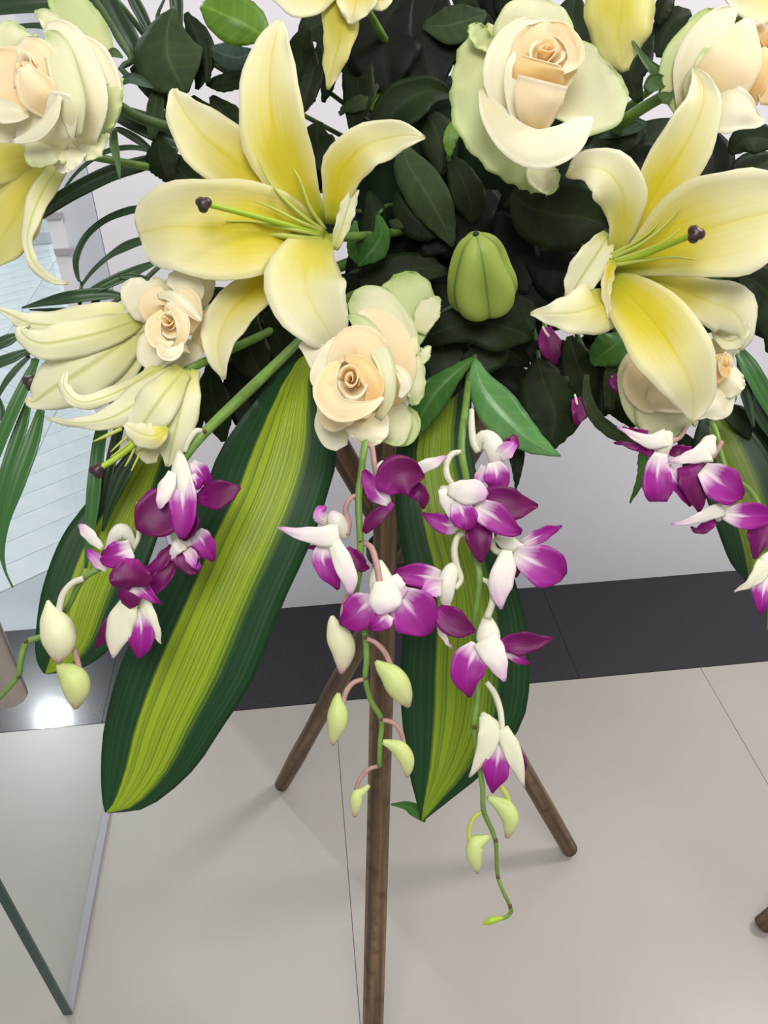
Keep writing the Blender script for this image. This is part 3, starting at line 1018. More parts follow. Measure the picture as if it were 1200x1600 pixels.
P.sheet('petal', [(560, 640, 40, 20), (600, 655, 42, 14), (610, 680, 30, 14), (606, 694, 10, 16)], 'rose_guard', cup=-0.3)
P.sheet('petal', [(612, 660, 20, 22), (630, 662, 28, 20), (628, 680, 20, 20), (610, 692, 6, 22)], 'rose_green', cup=-0.2)
P.sheet('petal', [(648, 526, 4, 18), (645, 560, 14, 12), (650, 590, 15, 10), (648, 620, 12, 12), (640, 632, 4, 14)], 'rose_guard', cup=0.2, ruf=1.8, rfreq=4)
P.sheet('petal', [(640, 575, 4, 14), (660, 558, 10, 12), (668, 546, 6, 12), (673, 541, 2, 14)], 'rose_guard', ruf=1)
P.sheet('petal', [(540, 580, 20, 24), (505, 562, 24, 20), (482, 545, 12, 20), (468, 538, 4, 22)], 'rose_cream', cup=-0.2)
P.sheet('petal', [(628, 550, 16, 34), (636, 505, 40, 34), (634, 468, 46, 34), (630, 440, 34, 36), (626, 426, 10, 38)], 'rose_green', cup=-0.1, ruf=1.8, rfreq=3)
P.sheet('petal', [(655, 520, 10, 32), (668, 488, 20, 30), (680, 472, 12, 32), (688, 466, 3, 34)], 'rose_guard', cup=-0.2, ruf=1)
P.sheet('petal', [(612, 486, 5, 30), (600, 468, 16, 32), (588, 458, 14, 33), (582, 450, 3, 34)], 'rose_green', cup=-0.2, ruf=1)
P.stem_to_foam(590, 580, 45, 8)

# small left rose
P = rose('smallest cream rose, tucked under the big left lily', 0.585, (275, 500, 40))
rose_core(P, (263, 503), -20, 19, (-0.1, -0.05, -0.95), 5, ['rose_inner', 'rose_mid'], 2.2, (0.85, 1.05, 0.2))
P.sheet('petal', [(273, 548, 4, -18), (285, 526, 9, -22), (285, 503, 11, -22), (275, 485, 9, -20), (260, 474, 3, -16)], 'rose_mid', cup=-0.35)
P.sheet('petal', [(246, 537, 3, -22), (255, 550, 10, -26), (268, 553, 11, -26), (280, 546, 7, -24), (285, 535, 2, -22)], 'rose_cream', cup=-0.4)
P.sheet('petal', [(254, 486, 4, -16), (240, 507, 12, -20), (242, 529, 12, -22), (258, 539, 8, -22), (272, 534, 2, -20)], 'rose_mid', cup=-0.35)
P.sheet('petal', [(246, 462, 3, -10), (268, 463, 9, -14), (293, 481, 10, -16), (314, 502, 3, -12)], 'rose_cream', cup=-0.4)
P.sheet('petal', [(280, 520, 20, 0), (286, 490, 30, -8), (284, 468, 26, -10), (276, 458, 8, -8)], 'rose_mid', cup=-0.25)
P.sheet('petal', [(255, 500, 16, 0), (240, 480, 24, -8), (245, 462, 20, -8), (256, 452, 6, -4)], 'rose_mid', cup=-0.3)
P.sheet('petal', [(300, 480, 10, 4), (296, 455, 24, -4), (282, 440, 22, -4), (262, 436, 8, 0)], 'rose_cream', cup=-0.3)
P.sheet('petal', [(262, 520, 30, 6), (255, 545, 42, -6), (256, 560, 36, -8), (262, 570, 12, -4)], 'rose_cream', cup=-0.35)
P.sheet('petal', [(262, 500, 20, 18), (235, 470, 38, 8), (215, 450, 30, 6), (212, 434, 8, 8)], 'rose_cream', cup=-0.3, ruf=0.8)
P.sheet('petal', [(245, 505, 16, 22), (218, 500, 30, 16), (200, 498, 20, 16), (191, 500, 4, 18)], 'rose_cream', cup=-0.25)
P.sheet('petal', [(285, 480, 36, 18), (285, 450, 52, 10), (283, 432, 40, 10), (280, 425, 14, 12)], 'rose_cream', cup=-0.3)
P.sheet('petal', [(270, 530, 40, 14), (270, 556, 48, 6), (272, 572, 34, 6), (272, 582, 10, 8)], 'rose_cream', cup=-0.3)
P.sheet('petal', [(305, 510, 20, 16), (320, 515, 44, 12), (330, 520, 30, 14), (340, 520, 8, 16)], 'rose_mid', cup=-0.2)
P.sheet('petal', [(268, 560, 16, 20), (268, 578, 18, 18), (266, 588, 10, 18)], 'rose_green', ruf=1)
P.stem_to_foam(280, 500, 42, 7)

# top left rose
P = rose('cream rose at the top left corner turned to the left', 0.57, (120, 160, 40))
rose_core(P, (34, 112), -18, 24, (-0.5, -0.1, -0.85), 5, ['rose_inner', 'rose_inner', 'rose_mid'], 0.4, (0.8, 1.15, -0.3))
P.sheet('petal', [(78, 182, 8, -14), (62, 152, 30, -24), (46, 125, 24, -28), (36, 104, 10, -26)], 'rose_mid', cup=-0.4)
P.sheet('petal', [(88, 160, 8, -10), (74, 118, 26, -14), (52, 84, 28, -14), (32, 66, 10, -10)], 'rose_mid', cup=-0.2)
P.sheet('petal', [(46, 180, 3, -16), (24, 178, 14, -16), (2, 172, 18, -14), (-20, 150, 5, -10)], 'rose_cream', cup=-0.4)
P.sheet('petal', [(60, 170, 30, 4), (20, 140, 60, -4), (-10, 110, 50, -4), (-30, 95, 10, 0)], 'rose_mid', cup=0.2)
P.sheet('petal', [(94, 150, 3, -26), (80, 184, 10, -25), (54, 210, 11, -20), (20, 222, 3, -12)], 'rose_cream', cup=-0.6)
P.sheet('petal', [(70, 236, 30, 2), (72, 208, 46, -10), (88, 170, 34, -20), (95, 145, 14, -24)], 'rose_cream', cup=-0.35)
P.sheet('petal', [(118, 215, 10, -10), (112, 165, 22, -22), (98, 110, 24, -20), (85, 65, 18, -10), (72, 50, 5, -4)], 'rose_guard', cup=-0.35)
P.sheet('petal', [(135, 225, 14, 4), (135, 165, 34, -8), (118, 100, 34, -8), (95, 55, 26, -2), (70, 42, 8, 4)], 'rose_cream', cup=-0.35)
P.sheet('petal', [(150, 205, 24, 16), (158, 150, 34, 8), (140, 95, 32, 4), (112, 65, 18, 4), (98, 55, 5, 6)], 'rose_cream', cup=-0.35)
P.sheet('petal', [(100, 215, 40, 4), (72, 228, 34, -4), (60, 250, 24, -2), (58, 262, 8, 0)], 'rose_guard', cup=-0.3, ruf=1.2, rfreq=3)
P.sheet('petal', [(120, 215, 24, 8), (108, 240, 24, 4), (98, 260, 16, 4), (94, 270, 5, 6)], 'rose_cream', cup=-0.2, ruf=1)
P.sheet('petal', [(165, 205, 12, 14), (140, 220, 30, 6), (122, 240, 20, 6), (118, 250, 5, 8)], 'rose_guard', cup=-0.3, ruf=1.4, rfreq=3)
P.sheet('petal', [(185, 120, 8, 12), (176, 150, 16, 6), (168, 185, 14, 6), (150, 210, 6, 6)], 'rose_green', cup=-0.2, ruf=2, rfreq=4)
P.sheet('petal', [(172, 92, 8, 22), (150, 60, 26, 20), (118, 22, 30, 20), (96, -8, 26, 22), (86, -25, 6, 24)], 'rose_green', cup=-0.2, ruf=0.8)
P.sheet('petal', [(98, 55, 8, 8), (84, 38, 17, 4), (68, 24, 12, 4), (54, 18, 2, 8)], 'rose_guard', cup=-0.3)
P.sheet('petal', [(30, 160, 20, 14), (10, 180, 36, 6), (10, 205, 24, 6), (20, 220, 6, 8)], 'rose_cream', cup=-0.3)
P.sheet('petal', [(40, 90, 20, 16), (25, 65, 36, 10), (25, 48, 30, 10), (30, 38, 10, 12)], 'rose_guard', cup=-0.2)
P.sheet('sepal', [(178, 200, 4, 20), (178, 225, 7, 16), (184, 255, 4, 14), (187, 280, 1, 14)], 'rose_sepal', t=0.0008)
P.sheet('sepal', [(190, 128, 5, 22), (205, 122, 8, 20), (225, 130, 6, 22), (240, 138, 1, 26)], 'leaf_grey', t=0.0008)
P.sheet('sepal', [(170, 85, 4, 22), (178, 82, 7, 20), (192, 90, 1, 20)], 'rose_sepal', t=0.0008)
P.stem_to_foam(185, 165, 30, 8, 'stem_dark', [(240, 192, 60, 8)])

# right rose facing right
P = rose('cream rose at the upper right edge facing right', 0.585, (1075, 140, 40))
rose_core(P, (1200, 62), -4, 28, (0.5, -0.2, -0.8), 5, ['rose_inner', 'rose_inner', 'rose_mid'], 1.0, (0.9, 1.1, 0))
P.sheet('petal', [(1172, 165, 10, 4), (1178, 130, 20, -8), (1190, 95, 18, -12), (1198, 75, 5, -10)], 'rose_inner', cup=-0.35)
P.sheet('petal', [(1200, 165, 12, 0), (1205, 125, 24, -6), (1215, 90, 20, -6), (1220, 60, 5, -2)], 'rose_mid', cup=-0.3)
P.sheet('petal', [(1080, 165, 18, 8), (1115, 140, 42, -10), (1145, 100, 44, -20), (1160, 60, 30, -16), (1172, 30, 8, -8)], 'rose_mid', cup=-0.3)
P.sheet('petal', [(1085, 150, 14, 6), (1120, 165, 40, -12), (1155, 175, 34, -16), (1180, 188, 14, -10), (1196, 190, 3, -6)], 'rose_cream', cup=-0.2)
P.sheet('petal', [(1075, 170, 18, 14), (1085, 110, 34, 0), (1110, 55, 30, -4), (1135, 25, 18, -2), (1150, 14, 5, 0)], 'rose_cream', cup=-0.3)
P.sheet('petal', [(1075, 178, 16, 20), (1052, 135, 22, 10), (1060, 90, 24, 6), (1085, 52, 20, 6), (1105, 26, 14, 8), (1118, 16, 4, 10)], 'rose_green', cup=-0.35, ruf=0.8)
P.sheet('petal', [(1085, 172, 10, 12), (1085, 135, 18, 0), (1098, 105, 14, -6), (1105, 75, 5, -4)], 'rose_guard', cup=-0.3)
P.sheet('petal', [(1110, 180, 22, 10), (1125, 170, 30, 0), (1110, 140, 20, -4)], 'rose_mid', cup=-0.3)
P.sheet('sepal', [(1040, 122, 8, 14), (1022, 108, 9, 12), (1005, 90, 5, 12), (985, 58, 1, 14)], 'rose_sepal', t=0.0008)
P.sheet('sepal', [(1042, 128, 6, 12), (1025, 128, 14, 8), (1012, 138, 8, 8), (1008, 142, 2, 10)], 'rose_sepal', t=0.0008)
P.sheet('sepal', [(1040, 135, 8, 14), (1040, 150, 12, 10), (1038, 162, 3, 10)], 'rose_sepal', t=0.0008)
P.stem_to_foam(1045, 145, 24, 9, 'stem_green', [(980, 185, 60, 9)])

# rose hidden under the right lily
P = rose('cream rose half hidden below the right lily petal', 0.60, (1062, 600, 40))
rose_core(P, (1134, 566), -8, 15, (0.5, 0.0, -0.8), 5, ['rose_inner', 'rose_mid'], 2.0, (0.9, 1.1, 0))
P.sheet('petal', [(1010, 560, 14, 16), (1000, 590, 28, 4), (1018, 620, 28, 0), (1040, 630, 8, 2)], 'rose_mid', cup=-0.25)
P.sheet('petal', [(1000, 545, 12, 20), (984, 580, 18, 10), (990, 625, 20, 8), (1004, 660, 12, 10), (1012, 674, 4, 12)], 'rose_guard', cup=-0.35)
P.sheet('petal', [(1055, 590, 40, 12), (1045, 640, 52, 2), (1050, 666, 44, 2), (1056, 682, 14, 6)], 'rose_guard', cup=-0.3, ruf=0.8)
P.sheet('petal', [(1060, 580, 30, 8), (1050, 620, 40, -2), (1048, 645, 30, 0)], 'rose_mid', cup=-0.3)
P.sheet('petal', [(1085, 620, 40, 14), (1110, 630, 44, 4), (1120, 645, 28, 4), (1122, 656, 8, 6)], 'rose_cream', cup=-0.3)
P.sheet('petal', [(1110, 610, 20, 10), (1138, 595, 26, 0), (1150, 585, 22, 0), (1156, 580, 8, 2)], 'rose_cream', cup=-0.2, ruf=1.4, rfreq=4)
P.sheet('petal', [(1100, 560, 20, 14), (1125, 548, 22, 4), (1146, 545, 16, 4), (1156, 548, 5, 6)], 'rose_cream', cup=-0.2, ruf=1.2, rfreq=4)
P.sheet('petal', [(1108, 590, 16, 2), (1122, 575, 20, -6), (1134, 560, 12, -8), (1138, 552, 3, -6)], 'rose_inner', cup=0.3, ruf=0.8)
P.stem_to_foam(1060, 590, 40, 8)

# ================================================================== DRACAENA BLADES
def blade(label, d0, base, st, mat, fold=0.25, cup=0.0, name='dracaena_leaf'):
    P = Plant(name, label, 'leaf', d0, base, 'striped dracaena leaves')
    P.edges('blade', st, mat, cup=cup, fold=fold)
    x = (st[0][0] + st[0][2]) / 2
    y = (st[0][1] + st[0][3]) / 2
    P.tube('petiole', [(x, y + 14, st[0][4] + 1, 9), (x + 20, y - 40, st[0][4] + 30, 8), ((x + FOAM_PX[0]) / 2, (y + FOAM_PX[1]) / 2, (FOAM_PX[2] - d0) * 500 + 30, 7),
                       (FOAM_PX[0] + (x - FOAM_PX[0]) * 0.2, FOAM_PX[1] + 40, (FOAM_PX[2] - d0) * 1000, 6)], 'stem_green')
    return P


blade('largest lime striped dracaena leaf hanging down to the left', 0.63, (460, 600, 10), [
    (500, 520, 530, 505, 70), (430, 590, 505, 570, 34), (352, 690, 526, 700, 10), (320, 762, 510, 778, 0), (284, 826, 484, 852, -8), (238, 932, 440, 948, -14), (190, 1035, 396, 1060, -14),
    (164, 1130, 345, 1140, -10), (158, 1200, 300, 1205, -4), (160, 1248, 232, 1260, 0), (164, 1269, 171, 1270, 4)], 'dracaena', -0.22, 0.0)
blade('lime striped dracaena leaf at the left behind orchid buds', 0.70, (235, 700, 10), [
    (212, 690, 275, 705, 20), (138, 782, 258, 800, 6), (95, 842, 232, 880, 0), (66, 920, 204, 950, -4), (56, 990, 174, 1010, -4), (57, 1030, 130, 1043, 0), (68, 1052, 77, 1053, 6)], 'dracaena', 0.2)
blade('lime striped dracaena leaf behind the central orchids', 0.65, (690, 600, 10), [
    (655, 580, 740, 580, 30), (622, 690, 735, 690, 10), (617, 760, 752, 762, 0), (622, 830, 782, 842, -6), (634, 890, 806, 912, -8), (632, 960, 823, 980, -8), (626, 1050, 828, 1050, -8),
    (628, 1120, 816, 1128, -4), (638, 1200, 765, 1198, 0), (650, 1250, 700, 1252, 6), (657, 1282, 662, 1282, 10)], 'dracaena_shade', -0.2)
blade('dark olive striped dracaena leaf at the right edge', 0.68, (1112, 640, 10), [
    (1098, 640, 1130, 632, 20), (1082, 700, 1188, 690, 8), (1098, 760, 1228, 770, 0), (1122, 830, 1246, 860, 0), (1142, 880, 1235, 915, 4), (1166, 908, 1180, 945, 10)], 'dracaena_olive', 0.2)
P = Plant('leaf', 'tiny green leaf tip beside the front pole', 'leaf', 0.67, (655, 1268, 0))
P.sheet('blade', [(664, 1284, 2, 8), (650, 1268, 10, 4), (635, 1259, 7, 2), (611, 1257, 1, 2)], 'leaf_green')

# ================================================================== PALM FRONDS
def frond(label, d0, base, rachis, leaflets, mat='palm'):
    P = Plant('palm_frond', label, 'palm frond', d0, base, 'feathery palm fronds')
    if rachis:
        P.tube('rachis', rachis, 'stem_dark')
    for l in leaflets:
        mk = mat
        if isinstance(l, tuple):
            mk, l = l
        P.sheet('leaflet', l, mk, cup=0.5, rows=21, cols=5, t=0.0006, ruf=0)
    return P


frond('feathery palm frond with curling leaflets beside the left wall end', 0.68, (235, 430, 10),
      [(250, 415, 30, 4), (215, 447, 5, 4), (185, 468, 0, 3.5), (160, 480, 0, 2)], [
    [(228, 325, 5, 14), (200, 329, 6, 8), (165, 343, 5, 0), (135, 368, 5, -4), (119, 402, 5, -4), (121, 432, 3, 0), (127, 442, 1, 0)],
    [(232, 372, 6, 14), (198, 384, 7, 6), (168, 402, 4, 0), (144, 424, 3, 0), (127, 446, 2, 2)],
    [(240, 411, 4, 12), (205, 426, 8, 4), (165, 444, 8, 0), (128, 462, 3, 0)],
    [(234, 437, 3, 6), (210, 433, 6, 2), (186, 432, 3, 0)],
    [(190, 462, 4, 2), (160, 459, 9, 0), (110, 464, 10, -4), (70, 472, 6, -2), (34, 481, 1, 2)],
    [(120, 482, 2, 4), (90, 484, 3, 4), (46, 484, 1, 6)],
    [(128, 440, 2, 2), (125, 470, 3, 2), (124, 486, 2, 2)],
    [(166, 450, 3, 4), (150, 470, 5, 4), (138, 486, 3, 4)],
])
frond('long arching palm frond under the top left rose', 0.70, (245, 245, 10),
      [(330, 270, 40, 6), (285, 250, 20, 6), (245, 245, 10, 5)], [
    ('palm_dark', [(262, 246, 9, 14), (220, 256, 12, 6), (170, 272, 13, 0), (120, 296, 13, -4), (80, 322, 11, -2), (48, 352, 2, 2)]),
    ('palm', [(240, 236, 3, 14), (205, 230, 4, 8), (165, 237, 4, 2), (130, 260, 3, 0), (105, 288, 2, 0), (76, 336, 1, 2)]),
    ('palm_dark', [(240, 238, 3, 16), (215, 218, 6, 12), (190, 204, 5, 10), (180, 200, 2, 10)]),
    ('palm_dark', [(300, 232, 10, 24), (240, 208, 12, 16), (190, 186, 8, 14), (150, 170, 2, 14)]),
])
frond('narrow green palm blades hanging along the left edge', 0.66, (70, 560, 10),
      [(205, 560, 20, 4), (130, 545, 8, 4), (60, 545, 0, 4), (40, 556, 0, 3)], [
    [(30, 524, 4, 2), (12, 531, 9, 0), (-15, 543, 8, 0), (-50, 560, 2, 4)],
    [(44, 548, 4, 2), (20, 558, 8, 0), (-10, 570, 8, 0), (-50, 590, 2, 4)],
    [(46, 556, 3, 2), (22, 580, 5, 0), (4, 605, 4, 0), (-14, 640, 1, 2)],
    ('palm_bright', [(58, 560, 4, 0), (40, 598, 9, -4), (16, 650, 10, -6), (-8, 710, 9, -6), (-34, 790, 2, -2)]),
    ('palm_bright', [(46, 622, 4, 4), (32, 670, 10, 0), (10, 735, 10, -4), (-8, 800, 9, -4), (-22, 860, 2, 0)]),
    ('palm_bright', [(64, 640, 6, 2), (50, 690, 12, -4), (28, 750, 13, -8), (8, 810, 9, -8), (2, 858, 5, -6), (8, 892, 2, -4), (20, 918, 1, -2)]),
    [(52, 560, 3, 4), (50, 580, 4, 4), (52, 592, 2, 4)],
    [(-4, 620, 3, 4), (2, 640, 5, 4), (2, 662, 1, 4)],
])
frond('straight upright palm blades behind the drooping lily', 0.68, (200, 620, 10), None, [
    ('palm_bright', [(168, 640, 8, 10), (155, 690, 10, 4), (149, 740, 11, 0), (143, 800, 10, 0), (134, 888, 2, 2)]),
    ('palm_dark', [(190, 650, 8, 14), (178, 700, 8, 10), (168, 745, 8, 8), (158, 800, 2, 8)]),
    ('palm_dark', [(240, 520, 10, 20), (215, 560, 16, 14), (190, 610, 14, 12), (170, 660, 4, 10)]),
    ('palm_dark', [(222, 700, 4, 8), (195, 735, 12, 6), (175, 780, 9, 6), (160, 830, 2, 8)]),
])
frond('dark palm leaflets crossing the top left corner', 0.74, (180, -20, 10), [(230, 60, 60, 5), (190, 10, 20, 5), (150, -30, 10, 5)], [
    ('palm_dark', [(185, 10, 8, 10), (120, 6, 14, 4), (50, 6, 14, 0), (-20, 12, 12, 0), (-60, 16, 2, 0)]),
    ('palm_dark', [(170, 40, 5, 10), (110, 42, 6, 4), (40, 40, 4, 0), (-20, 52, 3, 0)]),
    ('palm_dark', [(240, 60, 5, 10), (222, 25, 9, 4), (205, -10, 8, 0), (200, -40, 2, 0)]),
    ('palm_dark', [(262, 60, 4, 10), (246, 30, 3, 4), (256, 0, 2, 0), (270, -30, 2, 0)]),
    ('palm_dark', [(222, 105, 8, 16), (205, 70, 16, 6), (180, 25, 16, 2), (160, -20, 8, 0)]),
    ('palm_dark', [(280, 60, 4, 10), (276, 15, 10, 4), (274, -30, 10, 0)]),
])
frond('dark green palm blades at the right edge below the lily', 0.66, (1150, 545, 10), [(1120, 510, 30, 5), (1150, 540, 10, 5), (1165, 560, 8, 4)], [
    ('palm_bright', [(1148, 538, 6, 6), (1172, 575, 14, 0), (1200, 625, 14, 0), (1230, 690, 3, 2)]),
    ('palm_dark', [(1156, 560, 5, 8), (1163, 600, 10, 4), (1172, 640, 7, 4), (1178, 668, 2, 4)]),
    ('palm_dark', [(1165, 570, 8, 14), (1190, 630, 20, 10), (1225, 690, 16, 10), (1260, 760, 3, 10)]),
])

# ================================================================== LEAFY SPRIGS (placed leaves)
def sprig(label, d0, base, leaves, stems=()):
    P = Plant('leafy_sprig', label, 'foliage', d0, base, 'dark green leafy sprigs')
    for s in stems:
        P.tube('stem', s, 'stem_dark')
    for l in leaves:
        mk, st, kw = l[0], l[1], (l[2] if len(l) > 2 else {})
        kw = dict(kw)
        kw.setdefault('cup', -0.06)
        kw.setdefault('fold', random.choice((0.22, -0.2, 0.12)))
        kw.setdefault('ruf', 0.8)
        P.sheet('leaf', st, mk, rows=17, cols=9, t=0.0004, **kw)
    return P


def F(x, y, d):
    """stem end inside the foam, relative depth for plant depth d"""
    return (FOAM_PX[0] + (x - FOAM_PX[0]) * 0.3, FOAM_PX[1] + (y - FOAM_PX[1]) * 0.3, (FOAM_PX[2] - d) * 1000, 4)


sprig('olive leafy sprig between the top left rose and the big lily', 0.69, (300, 160, 20), [
    ('leaf_olive', [(272, 14, 4, 4), (262, 45, 30, 0), (262, 85, 54, -6), (276, 120, 42, -6), (292, 146, 4, 0)]),
    ('leaf_dark', [(290, 20, 4, 14), (310, 60, 20, 14), (318, 100, 18, 16), (308, 140, 3, 20)]),
    ('leaf_olive', [(250, 125, 4, 10), (244, 160, 13, 6), (240, 195, 12, 6), (236, 218, 3, 8)], {'cup': 0.3}),
    ('leaf_grey', [(328, 75, 4, 16), (350, 85, 22, 14), (375, 90, 24, 16), (395, 80, 5, 18)]),
    ('leaf_dark', [(322, 130, 4, 20), (345, 130, 14, 18), (372, 125, 14, 18), (390, 125, 3, 20)]),
    ('leaf_dark', [(330, 150, 4, 24), (350, 180, 24, 22), (372, 210, 24, 22), (392, 235, 4, 24)]),
    ('leaf_dark', [(300, 150, 4, 22), (318, 185, 26, 22), (345, 215, 26, 22), (370, 240, 4, 24)]),
    ('leaf_dark', [(245, 215, 4, 10), (252, 245, 26, 6), (260, 270, 18, 8), (262, 285, 4, 10)], {'jag': 1.5}),
    ('leaf_dark', [(262, 240, 4, 14), (285, 270, 30, 10), (300, 292, 20, 12), (320, 305, 4, 14)], {'jag': 1.0}),
    ('leaf_dark', [(205, 105, 4, 20), (228, 125, 16, 18), (248, 150, 14, 18), (262, 170, 3, 20)]),
    ('leaf_dark', [(322, 60, 3, 12), (324, 95, 7, 12), (325, 130, 4, 14)]),
], [[(142, -10, 10, 5), (175, 40, 8, 5), (205, 90, 10, 5), (232, 135, 20, 5), F(300, 200, 0.69)], [(262, 175, 20, 5), (240, 192, 20, 7), (205, 175, 10, 7), F(240, 200, 0.69)],
    [(270, 10, 6, 3), (300, 80, 30, 3.5), F(320, 120, 0.69)]])
sprig('bright green round leaf above the tall lily petal', 0.64, (430, 50, 10), [
    ('leaf_bright', [(418, 62, 4, 4), (395, 45, 32, -2), (365, 30, 38, -6), (335, 16, 28, -4), (314, 8, 5, 0)], {'cup': -0.15}),
    ('leaf_dark', [(480, 40, 4, 10), (470, 80, 24, 8), (478, 125, 22, 8), (490, 160, 3, 10)]),
    ('leaf_dark', [(500, 70, 4, 10), (490, 110, 16, 6), (478, 150, 16, 6), (470, 180, 3, 8)]),
], [[(415, 60, 6, 3.5), (470, 110, 60, 3.5), F(500, 150, 0.64)]])
sprig('dark leaves around the small wall gap above the lily', 0.70, (560, 160, 20), [
    ('leaf_dark', [(500, 190, 4, 10), (495, 215, 24, 4), (512, 250, 24, 4), (530, 275, 3, 8)]),
    ('leaf_olive', [(590, 130, 4, 10), (572, 155, 12, 4), (552, 165, 12, 2), (532, 172, 3, 4)]),
    ('leaf_dark', [(556, 60, 6, 14), (560, 110, 24, 8), (558, 160, 22, 6), (550, 205, 5, 10)]),
    ('leaf_dark', [(500, 60, 6, 14), (510, 100, 16, 12), (512, 130, 12, 12), (505, 160, 3, 14)]),
    ('leaf_bright', [(594, 130, 3, 16), (588, 155, 10, 14), (578, 172, 3, 14)]),
    ('leaf_deep', [(640, -20, 10, 20), (600, 40, 50, 10), (600, 95, 55, 8), (610, 150, 6, 14)]),
    ('leaf_deep', [(690, -20, 10, 24), (665, 40, 55, 16), (665, 95, 52, 14), (680, 150, 8, 18)]),
    ('leaf_olive', [(660, 40, 5, 10), (700, 40, 30, 4), (735, 30, 24, 4), (760, 20, 4, 8)]),
    ('leaf_dark', [(710, 150, 4, 10), (672, 142, 24, 2), (632, 160, 36, 0), (602, 190, 26, 4), (590, 215, 4, 8)], {'cup': 0.2}),
    ('leaf_dark', [(560, 40, 4, 30), (530, 30, 30, 30), (495, 40, 30, 30), (465, 60, 4, 30)]),
], [[(590, 130, 12, 4), (640, 170, 60, 4), F(640, 200, 0.70)], [(530, 178, 6, 4), (556, 165, 8, 4), (590, 180, 40, 4), F(640, 220, 0.70)]])
sprig('shadowy leaves in the hollow between the lilies and the big rose', 0.69, (660, 290, 20), [
    ('leaf_bright', [(702, 245, 3, 6), (704, 215, 12, 2), (718, 188, 9, 2), (724, 172, 2, 4)]),
    ('leaf_green', [(590, 335, 3, 0), (596, 365, 14, -4), (582, 390, 22, -6), (566, 408, 8, -4), (560, 416, 2, -2)]),
    ('leaf_green', [(556, 345, 3, 6), (552, 370, 10, 2), (556, 395, 12, 0), (562, 412, 3, 0)]),
    ('leaf_olive', [(625, 220, 4, 10), (640, 260, 26, 4), (665, 300, 34, 2), (690, 345, 24, 4), (708, 385, 3, 8)]),
    ('leaf_dark', [(620, 300, 4, 16), (640, 330, 30, 10), (672, 350, 30, 10), (700, 360, 4, 14)]),
    ('leaf_dark', [(700, 240, 4, 14), (720, 275, 22, 10), (735, 315, 26, 10), (740, 350, 4, 14)]),
    ('leaf_dark', [(575, 300, 4, 20), (585, 330, 18, 16), (580, 365, 18, 16), (570, 390, 3, 18)]),
    ('leaf_dark', [(660, 170, 4, 22), (680, 200, 26, 18), (690, 240, 26, 18), (688, 275, 4, 20)]),
    ('leaf_olive', [(608, 345, 2, 6), (618, 350, 8, 4), (630, 356, 2, 6)]),
    ('leaf_dark', [(560, 450, 6, 26), (600, 430, 26, 24), (650, 420, 26, 24), (700, 425, 5, 26)]),
    ('leaf_deep', [(780, 300, 6, 26), (740, 330, 40, 20), (700, 360, 40, 20), (660, 400, 6, 24)]),
], [[(700, 245, 8, 3.5), (720, 300, 60, 4), F(730, 320, 0.69)], [(592, 333, 2, 3), (620, 320, 60, 4), F(680, 320, 0.69)]])
sprig('round dark leaf and its neighbours under the largest rose', 0.67, (870, 340, 20), [
    ('leaf_dark', [(800, 300, 6, 8), (830, 325, 44, 0), (870, 335, 58, -4), (912, 340, 50, -2), (946, 352, 8, 4)]),
    ('leaf_dark', [(930, 230, 5, 12), (895, 260, 30, 6), (870, 290, 28, 6), (850, 320, 4, 8)]),
    ('leaf_deep', [(820, 400, 6, 20), (860, 420, 40, 14), (900, 440, 36, 14), (930, 470, 5, 18)]),
    ('leaf_deep', [(780, 330, 6, 24), (800, 380, 34, 20), (815, 420, 30, 20), (820, 460, 4, 22)]),
    ('leaf_dark', [(1010, 200, 5, 24), (980, 215, 22, 20), (945, 225, 22, 20), (915, 235, 4, 22)]),
    ('leaf_grey', [(985, 182, 3, 20), (1005, 196, 6, 18), (960, 208, 8, 18), (935, 215, 2, 20)]),
    ('leaf_dark', [(1000, 160, 5, 30), (985, 120, 22, 26), (1000, 80, 24, 26), (1020, 50, 4, 28)]),
    ('leaf_dark', [(1140, 240, 5, 26), (1160, 220, 22, 22), (1185, 215, 26, 22), (1220, 225, 5, 24)]),
    ('leaf_dark', [(1080, 20, 5, 30), (1055, 30, 22, 28), (1035, 60, 22, 28), (1030, 90, 4, 30)]),
    ('leaf_dark', [(1050, -20, 5, 26), (1040, 5, 14, 22), (1032, 25, 12, 22), (1030, 40, 3, 24)]),
    ('leaf_dark', [(900, -10, 6, 34), (895, 30, 30, 30), (905, 70, 26, 30), (915, 100, 4, 32)]),
    ('leaf_deep', [(880, 470, 6, 26), (850, 470, 30, 24), (815, 465, 26, 24), (790, 460, 4, 26)]),
], [[(805, 305, 10, 4), (790, 320, 80, 4), F(790, 330, 0.67)], [(1000, 165, 28, 4), (960, 230, 60, 4), F(900, 300, 0.67)], [(800, 465, 30, 7), (850, 450, 30, 7), (900, 425, 36, 7), (935, 400, 50, 6), F(880, 380, 0.67)]])
